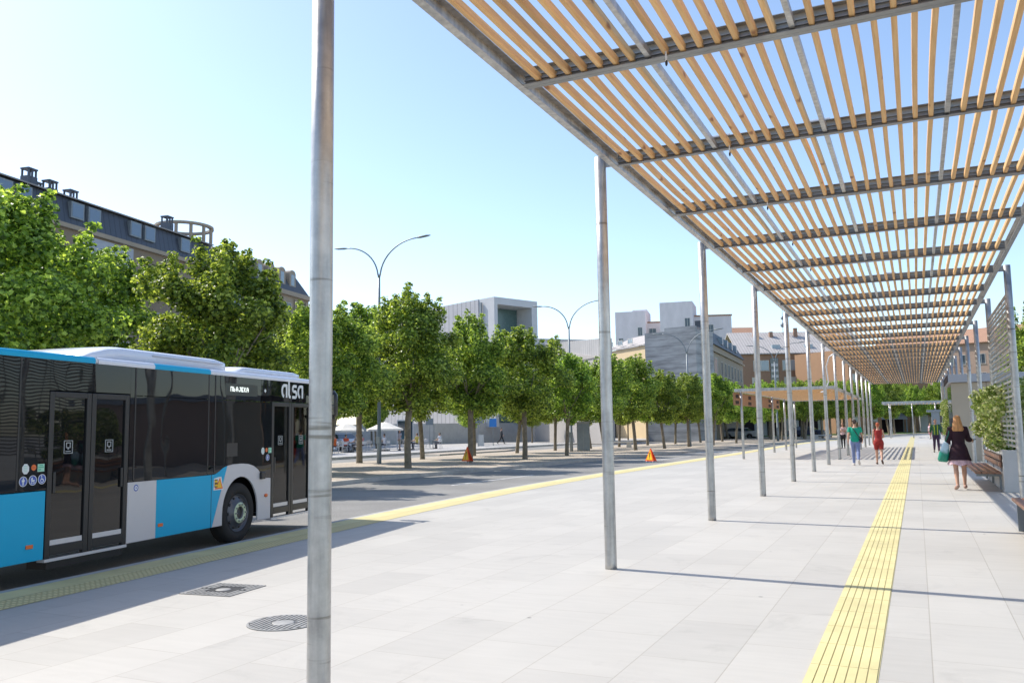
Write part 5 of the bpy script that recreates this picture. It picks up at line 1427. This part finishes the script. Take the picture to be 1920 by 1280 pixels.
    if bottom:
        mb = MB()
        k1 = {'long':1.0,'short':.5,'knee':.62}[blen]
        add_legs(mb, .014, k1=k1, flare=.012 if blen != 'long' else .0)
        torso(mb, .014, .8, 1.0)
        remesh(mb, {'long':'trousers','short':'shorts','knee':'shorts'}[blen], cloth(bottom), vox, t, 3)
    if top:
        mb = MB(); torso(mb, topoff, hem-.04, 1.46, 1.02)
        for i, sg in ((0,-1),(1,1)):
            s0, e0, w0, fd = A[i]
            full = [(s0+vv(-sg*.06,0,.0),.05),(s0,.06),(s0.lerp(e0,.3),.052),(s0.lerp(e0,.6),.047),(e0,.043),(e0.lerp(w0,.5),.042),(e0.lerp(w0,.92),.036)]
            full = full[:max(2,int(round(sleeve*len(full))))]
            mb.loft([Sc(p) for p, r in full], [(r+topoff*.8)*S for p, r in full], 14)
        remesh(mb, 'shirt', cloth(top, var=.12), vox, t, 3)
    if dress:
        col, zb, fl, sl, nm = dress
        mb = MB(); rs = [r for r in TR if r[0] > 1.05 and r[0] < 1.47]
        K = [(zb,fl,fl*.8,-.02)] + [(zb+(1.05-zb)*k/4, fl+(.15-fl)*(k/4)**.8, fl*.8+(.125-fl*.8)*(k/4)**.8, -.01) for k in (1,2,3)] + rs
        mb.loft([Sc(T((0,r[3],r[0]))) for r in K], [((r[1]+topoff)*S,(r[2]+topoff)*S) for r in K], 26)
        for i, sg in ((0,-1),(1,1)):
            s0, e0, w0, fd = A[i]
            full = [(s0+vv(-sg*.06,0,.01),.05),(s0,.062),(s0.lerp(e0,.3),.056),(s0.lerp(e0,.6),.052),(e0,.05),(e0.lerp(w0,.35),.052),(e0.lerp(w0,.6),.05)]
            full = full[:max(2,int(round(sl*len(full))))]
            mb.loft([Sc(p) for p, r in full], [(r+topoff*.8)*S for p, r in full], 14)
        remesh(mb, nm, cloth(col, var=.25, vs=6), vox, t, 3)
    # hair
    mb = MB()
    hh = [(.0,.062,.05,-.055),(.03,.078,.075,-.034),(.06,.080,.092,-.022),(.09,.066,.082,-.02),(.115,.035,.045,-.02)]
    if hairlen > 0:
        zb = -.05-hairlen; hh = [(zb,.06,.025,-.085),(zb*.9,.115,.04,-.085),(zb*.72,.132,.055,-.08),(zb*.4,.112,.065,-.062),(-.02,.092,.072,-.045)] + hh[1:]
    else: hh = [(-.055,.045,.03,-.075),(-.02,.066,.05,-.055)] + hh
    mb.loft([Hd((0,h[3],h[0])) for h in hh], [(h[1]*S,h[2]*S) for h in hh], 22, ref=(math.cos(tr),math.sin(tr),0))
    if hairlen < 0:     # gathered at the back
        mb.loft([Hd((0,-.08,.07)),Hd((0,-.13,.06)),Hd((0,-.14,0)),Hd((0,-.12,-.14))], [.03*S,.045*S,.035*S,.012*S], 10)
    remesh(mb, 'hair', pbr('hair', hair, .5, var=.4, vs=16, streak=(3,3,.5)), vox*.8, t, 2)
    if face:
        mb = MB()
        for sg in (-1,1): mb.ball(Hd((sg*.03,.083,.0)), (.011*S,.008*S,.007*S), 0, 8, 6)
        mb.build('eyes', m_dark, t)
    t['_s'] = S
    return t, A, J, Sc, T

# woman in a dark dress walking away on the right
P4, A, J, Sc, T = person('woman with long blond hair in a dark plum coat dress, carrying a teal bag', .86, 23.03, 0, R(4), 1.70,
    legs=((-6,14),(10,6)), arms=((-2,14,20),(22,14,62,-20)), fem=True, vox=.009, shoes=(.36,.22,.17), hair=(.50,.24,.085), hairlen=.25,
    dress=((.022,.004,.012), .66, .25, .85, 'coat_dress'), topoff=.02)
mb = MB(); n = 60; vs = []; fs = []
for j in range(n):
    a = 2*PI*j/n; w_ = 1+.05*math.sin(9*a)
    for (zz, r) in ((.70,.205),(.62,.245*w_),(.575+.02*math.sin(5*a),.26*w_)): vs.append((r*math.cos(a), r*.8*math.sin(a)-.02, zz+.02))
for j in range(n):
    q = (j+1) % n; fs += [(j*3,q*3,q*3+1,j*3+1),(j*3+1,q*3+1,q*3+2,j*3+2)]
mb.add(vs, fs, 0, True); mb.build('skirt_hem', cloth((.62,.42,.46), var=.3, vs=30), P4)
tb = thing('shoulder_bag', 'long teal shoulder bag with a pale top hanging from the woman in the dark dress', 'bag', (.86-.27, 23.0, 0), R(4))
mb = MB()
mb.loft([(-.09,0,.66),(-.085,0,.70),(-.05,0,.85),(-.005,0,1.05),(.035,0,1.17)], [(.09,.05),(.115,.085),(.11,.09),(.08,.06),(.04,.03)], 20, pw=.8)
def bagmat():
    m, t, p = newmat('teal_bag'); L = t.links.new; N = t.nodes.new
    tc = N('ShaderNodeTexCoord'); n = N('ShaderNodeTexNoise'); n.inputs['Scale'].default_value = 6; L(tc.outputs['Object'], n.inputs['Vector'])
    sp = N('ShaderNodeSeparateXYZ'); L(tc.outputs['Object'], sp.inputs[0]); ad = N('ShaderNodeMath'); ad.operation='MULTIPLY_ADD'; ad.inputs[1].default_value=.3; L(n.outputs[0], ad.inputs[0]); L(sp.outputs[2], ad.inputs[2])
    r = N('ShaderNodeValToRGB'); r.color_ramp.elements[0].position=1.03; r.color_ramp.elements[0].color=(.01,.22,.15,1); r.color_ramp.elements[1].position=1.0; r.color_ramp.elements[1].color=(.45,.60,.68,1)
    ml = N('ShaderNodeMapRange'); ml.inputs[1].default_value=.95; ml.inputs[2].default_value=1.25; L(ad.outputs[0], ml.inputs[0])
    r.color_ramp.elements[0].position=.25; r.color_ramp.elements[1].position=.6
    L(ml.outputs[0], r.inputs[0]); L(r.outputs[0], p.inputs['Base Color']); p.inputs['Roughness'].default_value=.35
    return m
mb.build('bag_body', bagmat(), tb)
mb = MB(); mb.tube([(-.01,.03,1.14),(.06,.05,1.30),(.10,.03,1.44),(.10,-.04,1.44),(.06,-.06,1.3),(-.01,-.04,1.14)], .014, 8); mb.build('strap', cloth((.01,.12,.09)), tb)
w0 = P4.matrix_basis @ Vector(Sc(A[1][2]+A[1][3]*.09))
ph = MB(); ph.box(-.036,.036,-.075,.075,-.005,.005); o = ph.build('mobile_phone', m_blk, None, bevel=.004); o.location = w0+Vector((.01,.03,.018)); o.rotation_euler = (R(10),0,R(-25)); tag(o, 'dark phone in the raised hand of the woman in the dark dress', 'phone')

# man in a green T-shirt
P1, A, J, Sc, T = person('man in a green T-shirt and blue jeans walking away between the posts', -2.19, 35.5, 0, R(3), 1.74,
    legs=((16,4),(-20,28)), arms=((-16,10,12),(14,12,20)), top=(.005,.30,.19), sleeve=.5, bottom=(.17,.21,.36), shoes=(.55,.50,.46), hair=(.03,.015,.01), vox=.011, hem=.90)
tb = thing('crossbody_bag', 'small black bag on a strap across the back of the man in the green T-shirt', 'bag', (-2.19, 35.5, 0), R(3))
mb = MB(); mb.box(.17,.25,-.15,.06,.88,1.08); mb.build('pouch', m_dark, tb, bevel=.02)
mb = MB(); mb.tube([(-.10,-.03,1.47),(-.05,-.125,1.40),(.04,-.145,1.25),(.13,-.15,1.10),(.20,-.12,1.03)], .014, 6); mb.tube([(-.10,-.03,1.47),(-.06,.12,1.40),(.06,.155,1.25),(.15,.14,1.12),(.22,.05,1.04)], .014, 6); mb.build('strap', m_dark, tb)
# woman in the red playsuit
P2, A, J, Sc, T = person('red-haired woman in a short red patterned playsuit walking away beside the man in green', -1.41, 36.6, 0, R(2), 1.60,
    legs=((8,2),(-14,26)), arms=((6,8,14),(12,12,58,30)), fem=True, top=(.30,.022,.018), sleeve=.12, bottom=(.30,.022,.018), blen='short', shoes=(.10,.06,.05), hair=(.34,.07,.02), hairlen=-1, vox=.011)
# person looking at a phone
P3, A, J, Sc, T = person('person in pale pink top and black trousers standing by the posts looking at a phone', -4.45, 60.2, 0, R(172), 1.62,
    legs=((2,0),(-2,2)), arms=((12,5,100,35),(12,5,95,35)), top=(.62,.46,.46), sleeve=.6, bottom=(.02,.02,.025), hair=(.05,.02,.012), hairlen=.10, vox=.014, fem=True)
# man in the green vest
P5, A, J, Sc, T = person('man in a green work vest and dark trousers walking towards the camera by the kiosk', .87, 51.0, 0, R(186), 1.72,
    legs=((14,6),(-12,16)), arms=((-8,16,30),(-10,14,26)), top=(.035,.13,.06), sleeve=.8, bottom=(.055,.03,.07), shoes=(.14,.13,.10), hair=(.10,.06,.04), vox=.013, topoff=.022)
mb = MB(); 
for sg in (-1,1): mb.loft([(sg*.07,.135,.95),(sg*.07,.145,1.15),(sg*.075,.14,1.35),(sg*.085,.09,1.47)], [(.022,.006)]*4, 8)
mb.build('reflective_strip', cloth((.42,.50,.04)), P5)
person('child in white top and pink skirt far down the walkway', 1.1, 92, 0, R(150), 1.45, legs=((6,2),(-8,10)), arms=((4,8,20),(0,8,20)), top=(.66,.55,.62), sleeve=.5,
    dress=((.55,.22,.28), .55, .17, .1, 'skirt'), hair=(.45,.28,.12), hairlen=.08, vox=.02, fem=True, face=False)
# plaza and cafe people
person('person in dark clothes walking along the front of the concrete wall', -40.5, 83, 0, R(-60), 1.75, legs=((24,6),(-20,24)), arms=((-15,8,15),(15,8,20)), top=(.035,.04,.05), sleeve=.9, bottom=(.02,.02,.025), vox=.022, face=False)
person('person with white hair in a pale top and shorts standing beside the cafe tables', -38.6, 60.0, 0, R(150), 1.68, legs=((6,2),(-4,4)), arms=((4,10,30),(0,8,14)), top=(.55,.52,.62), sleeve=.5, bottom=(.42,.36,.28), blen='knee', hair=(.75,.72,.66), vox=.02, face=False)
person('person in a red top standing behind the median near the grey cabinet', -38.0, 99, 0, R(20), 1.7, top=(.55,.05,.04), sleeve=.5, bottom=(.03,.03,.04), vox=.025, face=False)
person('person in white walking in front of the dark openings of the low building', -29.5, 112, 0, R(80), 1.7, legs=((18,4),(-16,20)), top=(.75,.74,.72), sleeve=.5, bottom=(.7,.7,.68), vox=.025, face=False)

# ------------------------------------------------------------------ cafe terrace
def cafe_chair(x, y, rz, label, first=[None]):
    if first[0] is None:
        t = thing('cafe_chair', label, 'chair', (x, y, 0), rz, 'pale metal chairs round the cafe tables')
        mb = MB(); mb.box(-.22,.22,-.21,.21,.44,.47); mb.build('seat', m_sil, t)
        mb = MB(); mb.tube([(-.22,-.22,.45),(-.22,-.26,.86),(.22,-.26,.86),(.22,-.22,.45)], .014, 6); mb.box(-.2,.2,-.262,-.25,.62,.82); mb.build('backrest', m_sil, t)
        for sx in (-1,1):
            for sy in (-1,1):
                mb = MB(); mb.tube([(sx*.21,sy*.2,.45),(sx*.23,sy*.24,0)], .013, 6); mb.build('leg', m_sil, t)
        first[0] = t
        return t
    return dup(first[0], (x, y, 0), rz, label)
def cafe_table(x, y, label, first=[None]):
    if first[0] is None:
        t = thing('cafe_table', label, 'table', (x, y, 0), 0, 'dark cafe tables')
        mb = MB(); mb.box(-.4,.4,-.4,.4,.71,.74); mb.build('tabletop', m_pole, t)
        mb = MB(); mb.tube([(0,0,0),(0,0,.71)], .03, 8); mb.box(-.25,.25,-.03,.03,0,.03); mb.box(-.03,.03,-.25,.25,.031,.05); mb.build('pedestal', m_pole, t)
        first[0] = t; return t
    return dup(first[0], (x, y, 0), 0, label)
tables = [(-43.4,47.2),(-41.6,49.6),(-40.0,52.2),(-39.9,55.2),(-39.6,58.2),(-38.8,61.8),(-42.6,53.6),(-42.0,57.6),(-38.4,65.0)]
places = ['leftmost of all','second from the left','under the left parasol','between the two parasols','under the right parasol','by the white-haired person','at the back left','at the back right','by the advert frame']
rd = random.Random(5)
for (x, y), pl in zip(tables, places):
    cafe_table(x, y, 'dark cafe table, ' + pl)
    for k, (dx, dy, a, w_) in enumerate(((.75,0,90,'road side'),(-.75,0,-90,'wall side'),(0,.78,180,'far side'),(0,-.78,0,'near side'))):
        cafe_chair(x+dx+rd.gauss(0,.06), y+dy+rd.gauss(0,.06), R(a+rd.gauss(0,12)), 'pale chair on the %s of the table %s' % (w_, pl))
def parasol(label, x, y, s=1.0, h=2.75):
    t = thing('parasol', label, 'parasol', (x, y, 0), R(20), 'white cafe parasols')
    mb = MB(); mb.tube([(0,0,0),(0,0,h)], .03, 10); mb.build('pole', m_sil, t)
    mb = MB(); mb.box(-.35,.35,-.35,.35,0,.09); mb.build('base', m_ironl, t)
    mb = MB(); n = 8; ring = []
    rr_ = [(0,h),(.5*s,h-.12),(1.2*s,h-.40),(1.75*s,h-.58),(1.75*s,h-.72)]
    vs = [(0,0,h)]; fs = []
    for i, (r, z) in enumerate(rr_[1:]):
        for k in range(n): a = 2*PI*k/n; vs.append((r*math.cos(a), r*math.sin(a), z))
    for k in range(n): fs.append((0,1+k,1+(k+1)%n))
    for i in range(3):
        for k in range(n): q = (k+1)%n; fs.append((1+i*n+k,1+(i+1)*n+k,1+(i+1)*n+q,1+i*n+q))
    mb.add(vs, fs); o = mb.build('canopy', m_par, t)
    so_ = o.modifiers.new('thick','SOLIDIFY'); so_.thickness = .012
m_par = pbr('cream_canvas', (.74,.70,.62), .9, var=.05)
parasol('cream parasol over the cafe tables, left of the street lamp pole', -40.6, 55.4, .82, 2.3)
parasol('cream parasol over the cafe tables, right of the street lamp pole', -39.6, 59.3, .88, 2.35)
parasol('pale parasol at the cafe just right of the nearest post', -43.8, 49.0, .9, 2.2)
def seated(label, x, y, rz, top, **k):
    person(label, x, y, .0, rz, 1.7, legs=((84,86),(80,84)), arms=((25,8,50,10),(25,8,50,10)), sit=True, top=top, sleeve=.6, bottom=k.pop('bottom',(.06,.06,.08)), vox=.022, face=False, **k)
seated('seated person in an orange top under the left parasol', -39.3, 52.2, R(90), (.70,.14,.03))
seated('seated person in an orange-red top beside the one in orange under the parasols', -39.9, 54.4, R(0), (.65,.10,.04))
seated('seated person in dark clothes with a grey cap at the leftmost cafe table', -42.7, 47.2, R(90), (.05,.05,.06))
seated('seated person in a white top under the right parasol', -38.9, 58.2, R(90), (.70,.68,.70))
seated('seated person in a white top with a dark backpack at the rightmost cafe table', -37.7, 65.0, R(90), (.70,.72,.75))
seated('seated person in black at the second cafe table', -40.9, 49.6, R(90), (.02,.02,.03))

# ------------------------------------------------------------------ vehicles
def car(label, x, y, rz, body, tall=False, group='parked cars beyond the cafe and the trees', cat='car'):
    t = thing('parked_car', label, cat, (x, y, -.0 if x < -33 else -.15), rz, group)
    H_ = 1.85 if tall else 1.46; L2 = 2.25; Wd = .88
    prof = [(-L2,.35),(-L2,.75),(-L2+.12,.98),(-1.45,1.02),(-.75,H_-.04),(-.2,H_),(1.25,H_-.03),(1.95,1.05),(L2-.05,.98),(L2,.7),(L2,.35)]
    if tall: prof = [(-L2,.35),(-L2,.8),(-L2+.1,1.08),(-1.4,1.15),(-.8,H_-.05),(-.3,H_),(1.8,H_-.02),(2.15,1.2),(L2,1.05),(L2,.35)]
    low = [(-L2,.35),(-L2,.75),(-L2+.12,.98 if not tall else 1.08),(-1.45,1.02 if not tall else 1.12),(2.0,1.04 if not tall else 1.14),(L2-.02,.95),(L2,.7),(L2,.35)]
    arch = []
    for cx_ in (1.35,-1.4): arch += [(cx_+.38*math.cos(PI*k/8), .35+.38*math.sin(PI*k/8)) for k in range(9)]
    bot = [(L2,.30)] + arch + [(-L2,.30)]
    mb = MB(); mb.plate([p for p in low[:-1]] + bot, -Wd, Wd); mb.build('body', body, t, bevel=.05)
    top_ = [p for p in prof if p[1] > 1.0]
    base = 1.03 if not tall else 1.13
    vs = []
    tp = [(-1.4,base,.86),(-.72,H_-.06,.70),(1.25,H_-.06,.70),(1.95,base,.86)] if not tall else [(-1.38,base,.86),(-.75,H_-.06,.76),(1.85,H_-.06,.76),(2.15,base,.86)]
    for sg in (-1,1):
        for (yy,zz,ww) in tp: vs.append((sg*ww,yy,zz))
    mb = MB(); mb.add(vs, [(0,1,2,3),(7,6,5,4),(0,4,5,1),(1,5,6,2),(2,6,7,3),(3,7,4,0)]); mb.build('glasshouse', m_win, t)
    mb = MB(); mb.box(-.72,.72,tp[1][0]-.02,tp[2][0]+.02,H_-.058,H_); mb.build('roof', body, t, bevel=.03)
    for sg in (-1,1):
        for cy_ in (1.35,-1.4):
            mb = MB(); mb.loft([(sg*.68,cy_,.32),(sg*.89,cy_,.32)], [.32,.32], 20, ref=(0,1,0)); wh = mb.build('wheel', m_rub, t)
            mb = MB(); mb.loft([(sg*.891,cy_,.32),(sg*.905,cy_,.32)], [.20,.19], 16, ref=(0,1,0)); mb.build('rim', m_rim, wh)
        mb = MB(); mb.box(sg*.62-.16,sg*.62+.16,-L2-.02,-L2+.02,.68,.84); mb.build('headlight', m_sil, t)
        mb = MB(); mb.box(sg*.66-.12,sg*.66+.12,L2-.02,L2+.02,.72,.9); mb.build('tail_light', m_sred, t)
    return t
car('white off-road car parked behind the cafe tables', -47.2, 53.8, R(55), m_wht, True)
car('light grey car parked behind the left cafe parasol', -51.5, 49.0, R(60), m_grey)
car('white car partly hidden behind the right parasol pole', -45.6, 61.5, R(60), m_wht)
m_dbl = pbr('dark_blue_car_paint', (.03,.05,.12), .3, coat=.5)
car('silver car under the trees behind the low canopy posts', -20.5, 112, R(80), m_grey)
car('white van-like car under the trees left of the low canopy', -27.5, 106, R(75), m_wht, True)
car('dark blue car under the trees beyond the far stone bench', -13.5, 121, R(80), m_dbl)
# striped pavilion and low plinth on the lawn
t = thing('market_tent', 'grey-blue arched tent on the lawn under the far trees', 'tent', (-5.5, 155, 0), R(8))
mb = MB(); vs = []; n = 12
for yy in (0,4): vs += [(4.2*math.cos(PI*k/n), yy, 2.2+1.6*math.sin(PI*k/n)) for k in range(n+1)]
mb.add(vs, [(k,k+1,n+1+k+1,n+1+k) for k in range(n)] + [tuple(range(n,-1,-1)), tuple(range(n+1,2*n+2))], 0, True); mb.build('canopy', m_fasc, t)
for sx in (-4,4):
    for sy in (0,3.8): mb = MB(); mb.box(sx-.1,sx+.1,sy,sy+.2,0,2.2); mb.build('leg', m_pole, t)
mb = MB(); mb.box(-3.9,3.9,3.7,3.8,.1,2.2); mb.build('back_curtain', m_dark, t)
t = thing('white_pavilion', 'white boxy pavilion right of the arched tent on the lawn', 'pavilion', (.5, 158, 0), R(5))
mb = MB(); mb.box(0,1.2,0,3,0,3.0); mb.build('wall', m_whw2, t); mb = MB(); mb.box(1.21,6,.4,3,0,2.6); mb.build('glazing', m_win, t); mb = MB(); mb.box(-.1,6.2,-.1,3.1,3.0,3.2); mb.build('roof', m_whw2, t)

seated('seated person in a blue shirt at the back left cafe table', -41.9, 53.8, R(90), (.10,.16,.35))
seated('seated person in a pink top beside the gap between the parasols', -39.2, 55.5, R(70), (.60,.25,.25))
seated('seated person in a grey top at the back right cafe table', -41.3, 57.8, R(90), (.25,.25,.27))
seated('seated person in a yellow top by the table of the white-haired person', -38.1, 61.9, R(90), (.62,.50,.12))
